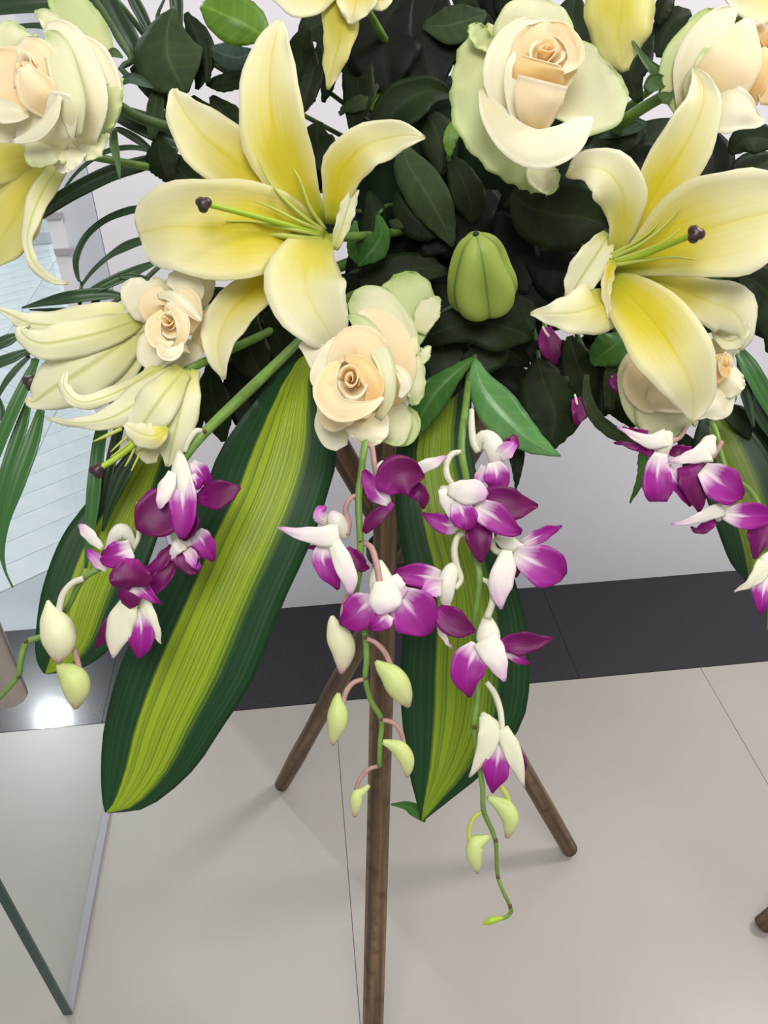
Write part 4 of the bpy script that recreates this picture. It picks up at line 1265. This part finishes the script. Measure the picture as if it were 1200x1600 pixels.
sprig('light green pointed leaf with dark leaves below the lily bud', 0.63, (745, 555, 20), [
    ('leaf_light', [(742, 560, 3, 4), (752, 600, 22, -4), (783, 645, 33, -10), (826, 686, 22, -10), (876, 713, 1, -4)], {'cup': -0.2}),
    ('leaf_green', [(744, 558, 3, 6), (715, 580, 12, 4), (680, 615, 24, 4), (655, 655, 20, 6), (640, 690, 3, 10)], {'cup': -0.2}),
    ('leaf_dark', [(640, 540, 5, 20), (680, 520, 22, 8), (730, 505, 30, 2), (785, 510, 42, 0), (832, 528, 5, 6)]),
    ('leaf_dark', [(760, 490, 5, 12), (790, 500, 30, 8), (815, 490, 26, 8), (830, 520, 5, 10)]),
    ('leaf_dark', [(800, 535, 4, 16), (775, 545, 28, 12), (745, 560, 26, 12), (720, 565, 4, 14)]),
    ('leaf_grey', [(668, 540, 3, 18), (690, 510, 18, 16), (715, 490, 16, 18), (735, 480, 3, 20)]),
    ('leaf_dark', [(660, 500, 4, 26), (690, 540, 34, 24), (700, 590, 30, 24), (690, 630, 4, 26)]),
    ('leaf_dark', [(800, 660, 8, 20), (806, 700, 14, 20), (808, 735, 8, 20), (806, 766, 1, 22)]),
], [[(742, 560, 6, 4), (748, 520, 60, 4), F(750, 440, 0.63)]])
sprig('dark serrated leaves left of the hidden rose', 0.66, (880, 580, 20), [
    ('leaf_dark', [(840, 560, 6, 8), (850, 600, 44, 2), (866, 645, 46, 0), (862, 680, 26, 2), (858, 704, 4, 6)], {'jag': 1.5, 'rows': 23} if False else {'jag': 1.5}),
    ('leaf_dark', [(890, 525, 5, 14), (900, 560, 26, 8), (915, 600, 24, 6), (930, 640, 5, 10)]),
    ('leaf_green', [(975, 520, 4, 6), (960, 540, 28, 2), (938, 556, 22, 2), (925, 570, 4, 4)]),
    ('leaf_olive', [(916, 585, 4, 2), (918, 625, 9, -2), (938, 660, 11, -4), (975, 684, 10, -4), (1020, 700, 3, 0)], {'cup': 0.2}),
    ('leaf_olive', [(955, 560, 4, 4), (952, 595, 10, 2), (952, 640, 8, 4)], {'cup': 0.2}),
    ('leaf_dark', [(930, 560, 5, 12), (938, 600, 24, 10), (940, 636, 20, 10), (938, 650, 6, 12)], {'jag': 1.5}),
    ('leaf_bright', [(984, 540, 3, 6), (974, 565, 8, 4), (966, 588, 3, 4)]),
    ('leaf_deep', [(820, 540, 6, 24), (860, 560, 34, 22), (900, 580, 30, 22), (930, 600, 5, 24)]),
    ('leaf_dark', [(950, 610, 5, 22), (970, 625, 26, 20), (985, 650, 20, 20), (990, 668, 5, 22)]),
    ('leaf_deep', [(760, 590, 6, 30), (800, 600, 30, 28), (830, 630, 30, 28), (850, 660, 5, 30)]),
], [[(842, 562, 10, 4), (830, 500, 80, 4), F(820, 430, 0.66)], [(918, 590, 6, 4), (900, 520, 80, 4), F(860, 430, 0.66)]])
sprig('dark leaves beside the stem under the big left lily', 0.67, (440, 560, 20), [
    ('leaf_dark', [(400, 470, 5, 10), (385, 510, 24, 4), (395, 560, 30, 2), (420, 600, 4, 8)]),
    ('leaf_green', [(500, 565, 3, 4), (485, 590, 20, 0), (470, 620, 16, 0), (458, 645, 3, 4)]),
    ('leaf_dark', [(500, 540, 3, 10), (470, 560, 16, 6), (440, 590, 18, 6), (410, 620, 4, 8)]),
    ('leaf_dark', [(330, 570, 4, 12), (330, 610, 24, 8), (340, 650, 24, 8), (350, 690, 4, 12)]),
    ('leaf_dark', [(440, 470, 5, 16), (430, 510, 26, 14), (445, 550, 24, 14), (470, 580, 4, 16)]),
    ('leaf_dark', [(380, 480, 4, 16), (400, 500, 8, 10), (408, 520, 8, 10), (404, 545, 3, 12)]),
    ('leaf_deep', [(360, 560, 5, 20), (380, 610, 34, 18), (400, 660, 30, 18), (400, 700, 5, 20)]),
    ('leaf_dark', [(205, 480, 5, 6), (206, 515, 14, 4), (216, 545, 18, 4), (232, 572, 4, 6)]),
    ('leaf_dark', [(320, 620, 5, 20), (300, 650, 20, 20), (290, 690, 20, 20), (290, 720, 4, 22)]),
    ('leaf_green', [(462, 575, 3, 2), (462, 600, 9, 0), (455, 620, 8, 0), (440, 640, 2, 2)]),
], [[(500, 565, 8, 4), (540, 500, 80, 4), F(580, 440, 0.67)], [(440, 470, 18, 4), (500, 450, 80, 4), F(560, 420, 0.67)]])
sprig('dark leaves at the right edge beside the open yellow lily', 0.67, (1180, 480, 20), [
    ('leaf_dark', [(1150, 430, 5, 12), (1180, 440, 30, 8), (1205, 470, 40, 8), (1215, 520, 30, 8), (1200, 552, 5, 12)]),
    ('leaf_dark', [(1190, 380, 5, 14), (1210, 400, 30, 12), (1230, 440, 26, 12), (1240, 480, 5, 14)]),
    ('leaf_dark', [(1080, 520, 5, 24), (1110, 500, 22, 24), (1140, 500, 20, 24), (1165, 510, 4, 26)]),
    ('leaf_dark', [(1120, 640, 5, 20), (1150, 650, 18, 16), (1185, 680, 16, 16), (1215, 720, 3, 20)]),
    ('leaf_green', [(1012, 680, 5, 8), (1006, 715, 9, 4), (1003, 745, 8, 4), (984, 786, 1, 8)]),
    ('leaf_dark', [(1060, 675, 5, 20), (1075, 700, 16, 18), (1085, 735, 16, 18), (1090, 765, 4, 20)]),
], [[(1155, 432, 14, 4), (1080, 430, 80, 4), F(960, 400, 0.67)]])

# random filler sprigs deeper inside
fill = [('upper leaf cluster deep behind the top hanging lily', 600, 60), ('upper leaf cluster deep behind the largest rose', 780, 40), ('leaf cluster deep behind the right lily top', 960, 260),
        ('leaf cluster deep behind the top right rose', 1120, 300), ('leaf cluster deep in the dark hollow of the bouquet', 660, 380), ('leaf cluster deep behind the lily bud', 760, 520),
        ('leaf cluster deep behind the centre rose', 600, 480), ('leaf cluster deep behind the right lily throat', 900, 420), ('leaf cluster deep behind the big left lily', 440, 330),
        ('leaf cluster deep behind the hidden rose', 1000, 540), ('leaf cluster deep behind the small left rose', 400, 520), ('leaf cluster deep behind the right edge leaves', 1160, 430)]
for lb, x, y in fill:
    dd = random.uniform(0.745, 0.775)
    P = Plant('leafy_sprig', 'dark ' + lb, 'foliage', dd, (x, y, 10), 'dark green leafy sprigs')
    P.tube('stem', [(x, y, 6, 4), ((x + FOAM_PX[0]) / 2, (y + FOAM_PX[1]) / 2, 40, 4), F(x, y, dd)], 'stem_dark')
    for k in range(8):
        a = k * 0.785 + random.uniform(-0.3, 0.3)
        L, Wd = random.uniform(85, 125), random.uniform(28, 40)
        c, s = math.cos(a), math.sin(a)
        dz = random.uniform(-12, 12)
        P.sheet('leaf', [(x + c * L * f, y + s * L * f, Wd * wf, dz + 10 * f * f) for f, wf in ((0.05, 0.1), (0.3, 0.8), (0.55, 1.0), (0.8, 0.6), (1.0, 0.06))],
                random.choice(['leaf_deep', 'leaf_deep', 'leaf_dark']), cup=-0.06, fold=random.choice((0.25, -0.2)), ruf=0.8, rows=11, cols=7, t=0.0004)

# ================================================================== ORCHID SPRAYS
OM = {'p': 'orchid_petal', 'd': 'orchid_dark', 'l': 'orchid_lilac', 's': 'orchid_sepal', 'g': 'orchid_sepal_green'}


def spray(label, d0, stem, blossoms, buds, nodes=()):
    P = Plant('orchid_spray', label, 'orchid', d0, (stem[0][0], stem[0][1], stem[0][2]), 'purple orchid sprays')
    st = P.tube('stem', stem, 'stem_green', seg=8)
    for n in nodes:
        P.tube('node', [(n[0] - 3, n[1] - 2, -1, 1), (n[0], n[1], -1, 4), (n[0] + 3, n[1] + 2, -1, 1)], 'thorn_brown', parent=st)
    for b in blossoms:
        dz = b['d']
        body = P.tube('blossom', [(x, y, dd + dz + 3, r * 0.9) for (x, y, dd, r) in b['body']], 'orchid_body', seg=14, squash=0.6, n=17)
        if 'ped' in b:
            P.tube('pedicel', [(x, y, dd + dz, r) for (x, y, dd, r) in b['ped']], b.get('pm', 'stem_pale'), parent=body)
        for (kind, mk, z, dt, pts) in b['parts']:
            nm = {'p': 'petal', 's': 'sepal', 'l': 'lip'}[kind]
            P.sheet(nm, pts, OM[mk], cup=0.22 if kind != 's' else -0.16, ruf=0.9, rfreq=1.6, dz=z + dz, dt=dt, bulge=-3, parent=body, rows=13, cols=9, t=0.0008)
    for bd_ in buds:
        dz = bd_['d']
        body = P.tube('bud', [(x, y, dz, r) for (x, y, r) in bd_['path']], bd_.get('mat', 'bud_green'), seg=14, squash=0.9, n=21)
        P.tube('pedicel', [(x, y, dz + 1, r) for (x, y, r) in bd_['ped']], bd_.get('pm', 'stem_pink'), parent=body)
    return P


spray('orchid spray hanging in front of the large striped leaf on the left', 0.56,
      [(520, 480, 120, 6), (440, 560, 60, 8), (380, 618, 30, 9), (320, 676, 6, 8), (285, 722, 4, 6), (245, 790, 4, 5), (205, 838, 4, 5), (165, 882, 2, 5), (130, 904, 0, 5), (105, 950, 6, 4.5), (72, 990, 6, 4.5), (42, 1004, 2, 5), (32, 1035, 0, 5), (27, 1058, 0, 4.5), (-10, 1100, 0, 4)],
      [
    {'d': 0, 'body': [(280, 702, 0, 3), (281, 718, -4, 11), (282, 735, -6, 17), (284, 752, -8, 18), (285, 770, -10, 12), (285, 784, -10, 6)],
     'ped': [(318, 674, 6, 4), (306, 674, 2, 5), (295, 688, 0, 5), (288, 706, 0, 4)],
     'parts': [('p', 'd', -2, -6, [(280, 768, 10), (262, 788, 34), (240, 810, 36), (226, 824, 22), (220, 832, 8)]),
               ('p', 'p', 2, 4, [(300, 722, 5), (312, 736, 13), (322, 750, 10), (325, 760, 3)]),
               ('p', 'd', 0, -4, [(308, 778, 7), (330, 775, 22), (355, 768, 18), (376, 761, 2)]),
               ('l', 'p', -6, -6, [(284, 748, 16), (285, 775, 22), (286, 800, 20), (285, 825, 15), (284, 843, 3)]),
               ('s', 's', -10, -4, [(270, 738, 7), (260, 762, 13), (253, 782, 9), (249, 795, 2)]),
               ('p', 'p', -4, -2, [(300, 742, 5), (308, 756, 10), (312, 764, 3)]),
               ('p', 'd', 2, -4, [(294, 795, 8), (298, 818, 13), (292, 836, 8), (285, 844, 2)])]},
    {'d': 8, 'body': [(268, 828, 0, 5), (276, 838, -2, 12), (288, 845, -4, 13), (300, 845, -4, 10), (310, 840, -2, 3)],
     'parts': [('p', 'p', -1, 2, [(306, 832, 12), (316, 845, 17), (325, 862, 14), (334, 877, 2)]),
               ('p', 'd', -2, 0, [(288, 855, 14), (292, 872, 22), (300, 888, 13), (309, 895, 2)]),
               ('s', 's', -6, 0, [(285, 848, 12), (275, 858, 9), (267, 875, 3)]),
               ('l', 'l', -3, 0, [(292, 858, 8), (302, 875, 10), (312, 890, 3)])]},
    {'d': -4, 'body': [(207, 862, 4, 4), (204, 842, 0, 8), (192, 830, -2, 14), (180, 836, -2, 12), (171, 850, -1, 6), (164, 860, 0, 2)],
     'ped': [(216, 785, 8, 3.5), (217, 815, 6, 4), (216, 840, 4, 4), (208, 858, 4, 3.5)],
     'parts': [('p', 'p', -3, 2, [(206, 858, 14), (188, 865, 20), (170, 870, 18), (158, 868, 8)]),
               ('s', 's', 2, 2, [(160, 857, 4), (147, 844, 8), (134, 830, 9), (124, 819, 2)]),
               ('p', 'l', 2, 2, [(168, 890, 5), (155, 880, 9), (145, 868, 8), (136, 859, 3)]),
               ('p', 'd', -8, -2, [(206, 873, 10), (204, 890, 28), (204, 906, 34), (204, 917, 26)]),
               ('p', 'd', 0, 2, [(206, 914, 12), (204, 926, 20), (198, 940, 16), (194, 945, 6)]),
               ('p', 'p', -1, -2, [(212, 912, 16), (226, 924, 12), (240, 936, 6), (252, 944, 1)]),
               ('p', 'd', 4, 4, [(222, 895, 8), (245, 885, 10), (258, 868, 10), (268, 852, 3)]),
               ('p', 'd', 4, 4, [(236, 922, 10), (248, 908, 14), (262, 892, 12), (272, 876, 3)])]},
    {'d': 2, 'body': [(216, 934, 6, 8), (212, 945, 4, 14), (212, 960, 2, 14), (216, 972, 2, 6)],
     'parts': [('p', 'd', 6, 4, [(182, 955, 6), (170, 975, 9), (160, 997, 8), (148, 1013, 1)]),
               ('p', 'p', -1, 0, [(217, 952, 5), (221, 980, 17), (220, 1005, 19), (217, 1030, 2)]),
               ('s', 'g', -3, -2, [(206, 935, 12), (192, 965, 21), (183, 995, 18), (176, 1028, 2)]),
               ('s', 'g', -2, 2, [(224, 935, 9), (234, 962, 10), (243, 985, 8), (251, 1006, 1)])]},
      ],
      [{'d': -6, 'mat': 'bud_pale', 'pm': 'stem_pale', 'path': [(75, 938, 2), (77, 950, 9), (82, 966, 20), (90, 985, 27), (93, 1005, 25), (92, 1022, 16), (90, 1036, 3)], 'ped': [(130, 904, 5), (112, 912, 5), (98, 930, 5.5), (92, 955, 5), (91, 978, 4)]},
       {'d': -2, 'path': [(90, 1038, 4), (99, 1046, 12), (110, 1055, 20), (119, 1070, 22), (119, 1090, 16), (118, 1108, 3)], 'ped': [(112, 1004, 4), (119, 1025, 4.5), (124, 1045, 4.5), (124, 1056, 4)]}],
      nodes=[(320, 674), (131, 903), (40, 1002), (29, 1058)])

spray('orchid spray with pale buds hanging over the front wooden pole', 0.55,
      [(640, 470, 150, 4), (600, 600, 70, 5), (572, 690, 10, 5.5), (565, 735, 4, 5.5), (560, 780, 2, 5.5), (563, 845, 0, 5.5), (562, 890, 4, 5), (556, 928, 8, 5), (562, 960, 8, 5), (571, 992, 2, 5.5), (573, 1030, 0, 5), (571, 1060, 0, 4.5), (580, 1095, 0, 4.5), (596, 1124, 0, 4.5), (594, 1160, 0, 4), (593, 1198, 0, 4)],
      [
    {'d': 0, 'body': [(592, 755, 4, 5), (594, 742, 2, 9), (598, 730, 0, 11), (604, 724, 0, 7), (608, 722, 0, 2)], 'pm': 'stem_pink',
     'ped': [(575, 694, 8, 3.5), (582, 702, 6, 4), (585, 725, 4, 4.5), (591, 752, 4, 5)],
     'parts': [('p', 'd', -10, 2, [(602, 770, 10), (612, 752, 31), (632, 742, 33), (650, 742, 18), (663, 744, 3)]),
               ('p', 'p', -4, 0, [(608, 786, 6), (592, 772, 16), (577, 752, 13), (568, 735, 3)]),
               ('s', 's', 2, -4, [(640, 740, 8), (660, 730, 10), (680, 722, 8), (697, 713, 2)]),
               ('p', 'd', 4, 2, [(638, 768, 10), (652, 768, 14), (662, 780, 9), (660, 795, 2)]),
               ('p', 'd', -2, 0, [(614, 786, 5), (598, 800, 10), (582, 814, 12), (569, 832, 4)])]},
    {'d': -4, 'body': [(541, 842, 4, 4), (536, 832, 2, 14), (528, 818, 0, 17), (522, 806, 0, 13), (520, 798, 0, 4)],
     'ped': [(555, 774, 6, 3.5), (544, 783, 4, 4), (540, 798, 4, 4.5), (545, 818, 4, 4.5), (543, 836, 4, 4)], 'pm': 'stem_pink',
     'parts': [('s', 's', -4, -2, [(530, 836, 18), (505, 838, 16), (470, 834, 10), (434, 825, 1)]),
               ('s', 'l', 8, 0, [(512, 815, 8), (500, 808, 10), (500, 798, 8), (510, 792, 2)]),
               ('p', 'p', 0, 0, [(508, 852, 12), (504, 875, 17), (518, 900, 14), (529, 921, 2)]),
               ('s', 's', -5, -2, [(522, 846, 10), (534, 875, 15), (546, 905, 13), (548, 929, 3)]),
               ('p', 'd', 6, 2, [(542, 856, 5), (555, 872, 12), (567, 885, 9), (577, 888, 1)]),
               ('p', 'd', 8, 0, [(505, 850, 5), (490, 855, 4), (480, 855, 1)])]},
    {'d': -6, 'body': [(593, 876, 6, 5), (594, 890, 2, 14), (596, 908, -1, 22), (600, 925, -3, 24), (604, 940, -4, 17), (607, 955, -4, 5)],
     'ped': [(567, 847, 8, 4), (580, 856, 4, 5), (588, 880, 0, 5), (594, 914, -6, 5)], 'pm': 'stem_pink',
     'parts': [('p', 'p', 2, -2, [(584, 935, 10), (568, 948, 26), (550, 966, 24), (530, 974, 3)]),
               ('p', 'p', 4, -2, [(618, 925, 10), (632, 940, 30), (650, 962, 38), (664, 982, 22), (670, 992, 5)]),
               ('l', 'p', -4, -2, [(604, 958, 14), (596, 968, 18), (586, 977, 12), (578, 984, 2)]),
               ('s', 's', -8, -2, [(600, 908, 16), (602, 935, 26), (604, 950, 21), (606, 958, 12)]),
               ('s', 's', 0, 0, [(612, 900, 10), (622, 920, 14), (634, 928, 8)])]},
    {'d': 0, 'body': [(713, 880, 2, 5), (706, 890, 0, 13), (699, 908, -2, 16), (697, 928, -2, 14), (698, 944, 0, 8), (702, 952, 0, 2)],
     'ped': [(730, 832, 8, 4), (716, 838, 6, 5), (710, 858, 4, 5.5), (713, 882, 4, 5.5), (720, 905, 4, 5), (711, 920, 2, 4)],
     'parts': [('p', 'p', 2, -2, [(686, 905, 14), (662, 900, 19), (636, 897, 15), (616, 893, 2)]),
               ('p', 'd', 4, 0, [(684, 925, 12), (662, 918, 14), (640, 908, 10), (620, 900, 2)]),
               ('l', 'l', -4, -2, [(690, 918, 14), (678, 918, 16), (664, 926, 9), (656, 930, 2)]),
               ('p', 'd', -4, -4, [(684, 950, 8), (700, 966, 22), (722, 980, 18), (743, 986, 2)]),
               ('s', 's', 4, 2, [(685, 968, 6), (690, 988, 5), (698, 1003, 3), (706, 1014, 1)])]},
      ],
      [{'d': 4, 'mat': 'bud_pale', 'path': [(519, 962, 3), (521, 974, 10), (528, 992, 19), (536, 1012, 20), (536, 1032, 14), (533, 1053, 3)], 'ped': [(549, 926, 3.5), (541, 936, 4), (536, 955, 4.5), (534, 990, 4)]},
       {'d': -4, 'path': [(587, 1033, 3), (597, 1043, 11), (611, 1055, 18), (622, 1071, 20), (632, 1090, 14), (639, 1105, 3)], 'ped': [(573, 998, 3.5), (588, 1005, 4), (603, 1022, 4.5), (614, 1050, 4)]},
       {'d': 0, 'path': [(529, 1083, 3), (527, 1096, 9), (528, 1112, 16), (527, 1130, 16), (523, 1148, 10), (520, 1165, 2)], 'ped': [(571, 1060, 3.5), (552, 1067, 4), (540, 1083, 4.5), (533, 1112, 4)]},
       {'d': -2, 'path': [(598, 1159, 4), (610, 1163, 8), (624, 1170, 13), (634, 1184, 13), (637, 1200, 9), (636, 1215, 2)], 'ped': [(598, 1125, 3.5), (614, 1129, 4), (626, 1143, 4), (632, 1166, 3.5)]},
       {'d': 0, 'path': [(577, 1227, 3), (567, 1236, 6), (558, 1243, 9), (556, 1257, 9), (554, 1276, 3)], 'ped': [(594, 1196, 3), (576, 1202, 3.5), (563, 1216, 3.5), (556, 1234, 3)]}],
      nodes=[(571, 996), (572, 1060), (596, 1124), (563, 846)])

spray('orchid spray right of the front pole ending in a curled tip', 0.56,
      [(745, 480, 170, 4), (734, 580, 90, 5), (727, 640, 34, 6), (721, 700, 6, 6), (728, 745, 6, 5.5), (736, 800, 10, 5.5), (741, 865, 6, 6), (749, 902, 2, 5.5), (745, 945, 4, 5), (741, 980, 8, 5), (745, 1040, 10, 5), (746, 1090, 6, 5), (741, 1134, 4, 5), (746, 1174, 4, 4.5), (754, 1232, 2, 4), (756, 1268, 0, 4), (774, 1313, 0, 3.5), (778, 1370, 0, 3.2), (797, 1416, 0, 3), (798, 1426, 0, 3), (788, 1434, 0, 3), (770, 1437, 0, 3)],
      [
    {'d': 8, 'body': [(748, 706, 4, 5), (750, 690, 2, 12), (760, 686, 0, 17), (772, 698, -2, 18), (774, 716, -2, 14), (770, 732, 0, 5)],
     'ped': [(737, 640, 10, 4), (737, 668, 6, 5.5), (740, 692, 4, 6), (748, 706, 3, 6)],
     'parts': [('p', 'l', -2, 2, [(780, 712, 10), (790, 705, 13), (800, 695, 9), (803, 688, 2)]),
               ('p', 'p', -2, 0, [(772, 722, 10), (776, 740, 20), (776, 756, 18), (772, 768, 8)]),
               ('p', 'l', 4, 0, [(758, 728, 6), (752, 742, 9), (744, 758, 5), (740, 764, 1)]),
               ('p', 'd', 4, 2, [(786, 700, 8), (800, 692, 12), (804, 680, 4)])]},
    {'d': -4, 'body': [(688, 762, 2, 5), (700, 768, 0, 12), (718, 774, -3, 16), (738, 776, -4, 13), (752, 778, -4, 6)],
     'ped': [(720, 706, 8, 4), (706, 710, 6, 5), (697, 726, 4, 5.5), (699, 745, 2, 5.5), (708, 758, 2, 4)],
     'parts': [('s', 's', -8, -2, [(700, 764, 8), (722, 768, 18), (745, 770, 19), (760, 777, 6)]),
               ('s', 's', -4, 2, [(690, 764, 6), (698, 782, 11), (706, 805, 6), (710, 815, 2)]),
               ('p', 'p', 4, 0, [(714, 818, 10), (698, 820, 16), (678, 812, 11), (660, 802, 1)]),
               ('l', 'p', -6, -4, [(714, 782, 10), (722, 800, 20), (728, 816, 19), (730, 828, 6)]),
               ('p', 'd', -2, -2, [(748, 782, 14), (778, 782, 24), (808, 790, 22), (841, 790, 2)]),
               ('p', 'p', -4, -4, [(742, 790, 14), (770, 806, 22), (795, 824, 16), (815, 832, 4)]),
               ('p', 'd', 2, -4, [(750, 812, 14), (748, 835, 21), (750, 858, 15), (751, 879, 2)])]},
    {'d': 2, 'body': [(775, 838, 2, 6), (788, 846, 0, 13), (800, 852, -2, 14), (812, 854, -2, 8), (820, 852, -2, 2)],
     'ped': [(766, 822, 10, 4), (768, 840, 8, 5), (772, 858, 6, 5.5), (788, 866, 2, 5)],
     'parts': [('p', 'p', 4, 2, [(816, 850, 6), (838, 840, 11), (858, 830, 9), (878, 822, 1)]),
               ('p', 'p', -4, -4, [(804, 862, 8), (826, 874, 24), (852, 886, 33), (872, 896, 24), (881, 902, 8)]),
               ('p', 'd', 4, 0, [(800, 868, 6), (806, 884, 11), (804, 902, 3)]),
               ('s', 's', -5, -4, [(792, 860, 8), (788, 888, 18), (781, 918, 18), (782, 952, 2)])]},
    {'d': -6, 'body': [(760, 962, 4, 6), (762, 974, 1, 14), (763, 988, -1, 20), (763, 1002, -2, 20), (764, 1014, -2, 8)],
     'ped': [(751, 904, 10, 3.5), (764, 912, 8, 4.5), (770, 935, 6, 5.5), (761, 966, 2, 6)],
     'parts': [('p', 'p', 0, -4, [(748, 1008, 12), (736, 1030, 27), (729, 1058, 24), (734, 1090, 2)]),
               ('s', 's', -4, -4, [(756, 998, 20), (770, 1020, 20), (780, 1042, 14), (788, 1065, 2)]),
               ('p', 'd', 2, -2, [(780, 1008, 8), (805, 1006, 17), (832, 1004, 15), (864, 998, 1)]),
               ('p', 'p', 4, 0, [(786, 1014, 8), (806, 1026, 9), (818, 1033, 6), (828, 1037, 1)])]},
    {'d': -2, 'body': [(753, 1114, 2, 4), (760, 1124, 0, 10), (770, 1138, -2, 16), (780, 1152, -2, 15), (784, 1166, 0, 6)],
     'ped': [(760, 1066, 8, 4), (773, 1084, 6, 5), (782, 1112, 2, 5), (785, 1146, -3, 4.5)],
     'parts': [('l', 'p', 0, -2, [(781, 1158, 6), (777, 1188, 19), (774, 1212, 19), (769, 1239, 1)]),
               ('s', 'g', -3, 0, [(757, 1118, 8), (764, 1148, 17), (754, 1180, 12), (733, 1214, 1)]),
               ('s', 'g', -4, 0, [(784, 1138, 10), (797, 1165, 14), (808, 1195, 11), (819, 1229, 1)]),
               ('p', 'd', 6, 0, [(808, 1170, 4), (817, 1190, 6), (820, 1205, 2)])]},
      ],
      [{'d': 2, 'pm': 'filament', 'path': [(762, 1246, 4), (775, 1253, 9), (788, 1262, 14), (797, 1277, 14), (796, 1293, 10), (792, 1309, 3)], 'ped': [(768, 1215, 3.5), (783, 1230, 4), (793, 1245, 4), (798, 1262, 3.5)]},
       {'d': 0, 'pm': 'filament', 'path': [(765, 1306, 3), (755, 1312, 8), (743, 1319, 13), (741, 1335, 13), (744, 1350, 9), (746, 1365, 2)], 'ped': [(756, 1267, 3), (742, 1276, 3.5), (734, 1293, 3.5), (733, 1316, 3)]},
       {'d': 0, 'mat': 'pistil', 'pm': 'filament', 'path': [(786, 1434, 3), (772, 1437, 5), (764, 1440, 5), (754, 1444, 1)], 'ped': [(797, 1418, 2.5), (795, 1430, 2.5), (786, 1434, 2.5)]}],
      nodes=[(775, 1313), (778, 1370), (741, 1136), (797, 1416)])

spray('orchid spray at the right edge against the white wall', 0.58,
      [(1060, 540, 130, 4), (1090, 620, 50, 5), (1118, 672, 24, 4), (1128, 715, 14, 4), (1142, 745, 10, 4), (1175, 770, 10, 4), (1202, 830, 8, 4), (1206, 900, 6, 5), (1202, 985, 6, 4)],
      [
    {'d': 0, 'body': [(1048, 676, 2, 6), (1040, 686, 0, 15), (1036, 702, -1, 14), (1040, 716, 0, 6)],
     'ped': [(1075, 662, 30, 3), (1064, 682, 12, 3.5), (1050, 690, 2, 4)], 'pm': 'stem_pink',
     'parts': [('s', 's', -4, 2, [(1042, 684, 14), (1015, 690, 11), (990, 680, 6), (964, 667, 1)]),
               ('p', 'd', 4, 2, [(1012, 678, 6), (990, 674, 5), (972, 668, 1)]),
               ('p', 'd', 2, 2, [(1022, 706, 10), (1000, 700, 7), (978, 694, 4), (959, 692, 1)]),
               ('p', 'p', -4, -4, [(1032, 708, 10), (1027, 738, 21), (1028, 766, 23), (1028, 784, 14)]),
               ('p', 'p', 0, 2, [(1042, 728, 8), (1056, 752, 12), (1068, 772, 8), (1079, 791, 2)])]},
    {'d': -2, 'body': [(1116, 682, 2, 5), (1108, 692, 0, 14), (1104, 708, -2, 16), (1106, 722, 0, 7)],
     'ped': [(1128, 690, 8, 4), (1120, 705, 6, 4), (1112, 716, 4, 4)], 'pm': 'stem_pink',
     'parts': [('s', 's', -5, 0, [(1108, 704, 18), (1086, 712, 12), (1064, 718, 7), (1044, 721, 1)]),
               ('p', 'd', 4, 2, [(1080, 706, 8), (1062, 706, 11), (1046, 704, 6)]),
               ('p', 'd', 0, -2, [(1076, 726, 18), (1084, 750, 24), (1090, 778, 15), (1093, 800, 2)]),
               ('p', 'p', -4, -4, [(1098, 732, 12), (1120, 750, 28), (1144, 766, 26), (1162, 774, 6)])]},
    {'d': -4, 'body': [(1138, 786, 2, 5), (1128, 794, 0, 11), (1122, 804, -1, 10), (1124, 814, 0, 4)],
     'ped': [(1142, 746, 8, 4), (1144, 766, 6, 4), (1138, 786, 3, 4)],
     'parts': [('s', 's', -4, 0, [(1130, 794, 11), (1105, 804, 10), (1078, 814, 5), (1049, 820, 1)]),
               ('p', 'd', 3, 0, [(1116, 814, 6), (1102, 824, 9), (1090, 829, 5), (1079, 824, 1)]),
               ('p', 'p', -2, -2, [(1130, 802, 9), (1158, 806, 20), (1188, 806, 19), (1214, 806, 5)]),
               ('p', 'd', 2, -2, [(1186, 816, 18), (1186, 840, 18), (1182, 860, 9), (1178, 873, 2)])]},
    {'d': 0, 'body': [(1206, 866, 2, 8), (1196, 878, 0, 13), (1190, 892, -1, 12), (1188, 904, 0, 4)],
     'parts': [('s', 'g', -4, 0, [(1196, 880, 14), (1184, 900, 12), (1168, 914, 6), (1147, 924, 1)]),
               ('p', 'p', -1, -2, [(1198, 900, 16), (1192, 925, 17), (1190, 945, 10), (1187, 960, 1)])]},
      ], [], nodes=[])

spray('dark purple orchid blossoms half hidden among the shaded leaves', 0.645,
      [(840, 440, 120, 4), (850, 500, 40, 4), (858, 540, 40, 4), (890, 610, 40, 4), (950, 590, 40, 3)],
      [
    {'d': 0, 'body': [(848, 510, 4, 2), (852, 518, 2, 2), (858, 526, 2, 2)],
     'parts': [('p', 'd', 16, 0, [(852, 512, 8), (858, 535, 18), (864, 556, 12), (868, 570, 2)])]},
    {'d': 0, 'body': [(898, 616, 6, 2), (900, 624, 5, 2), (902, 632, 4, 2)],
     'parts': [('p', 'd', 16, 0, [(900, 622, 8), (906, 642, 14), (902, 656, 8), (898, 664, 2)])]},
    {'d': 6, 'body': [(956, 588, 4, 2), (962, 594, 2, 2), (968, 598, 2, 2)],
     'parts': [('p', 'd', -2, 0, [(956, 590, 8), (968, 600, 15), (980, 612, 10), (988, 618, 3)])]},
      ], [])
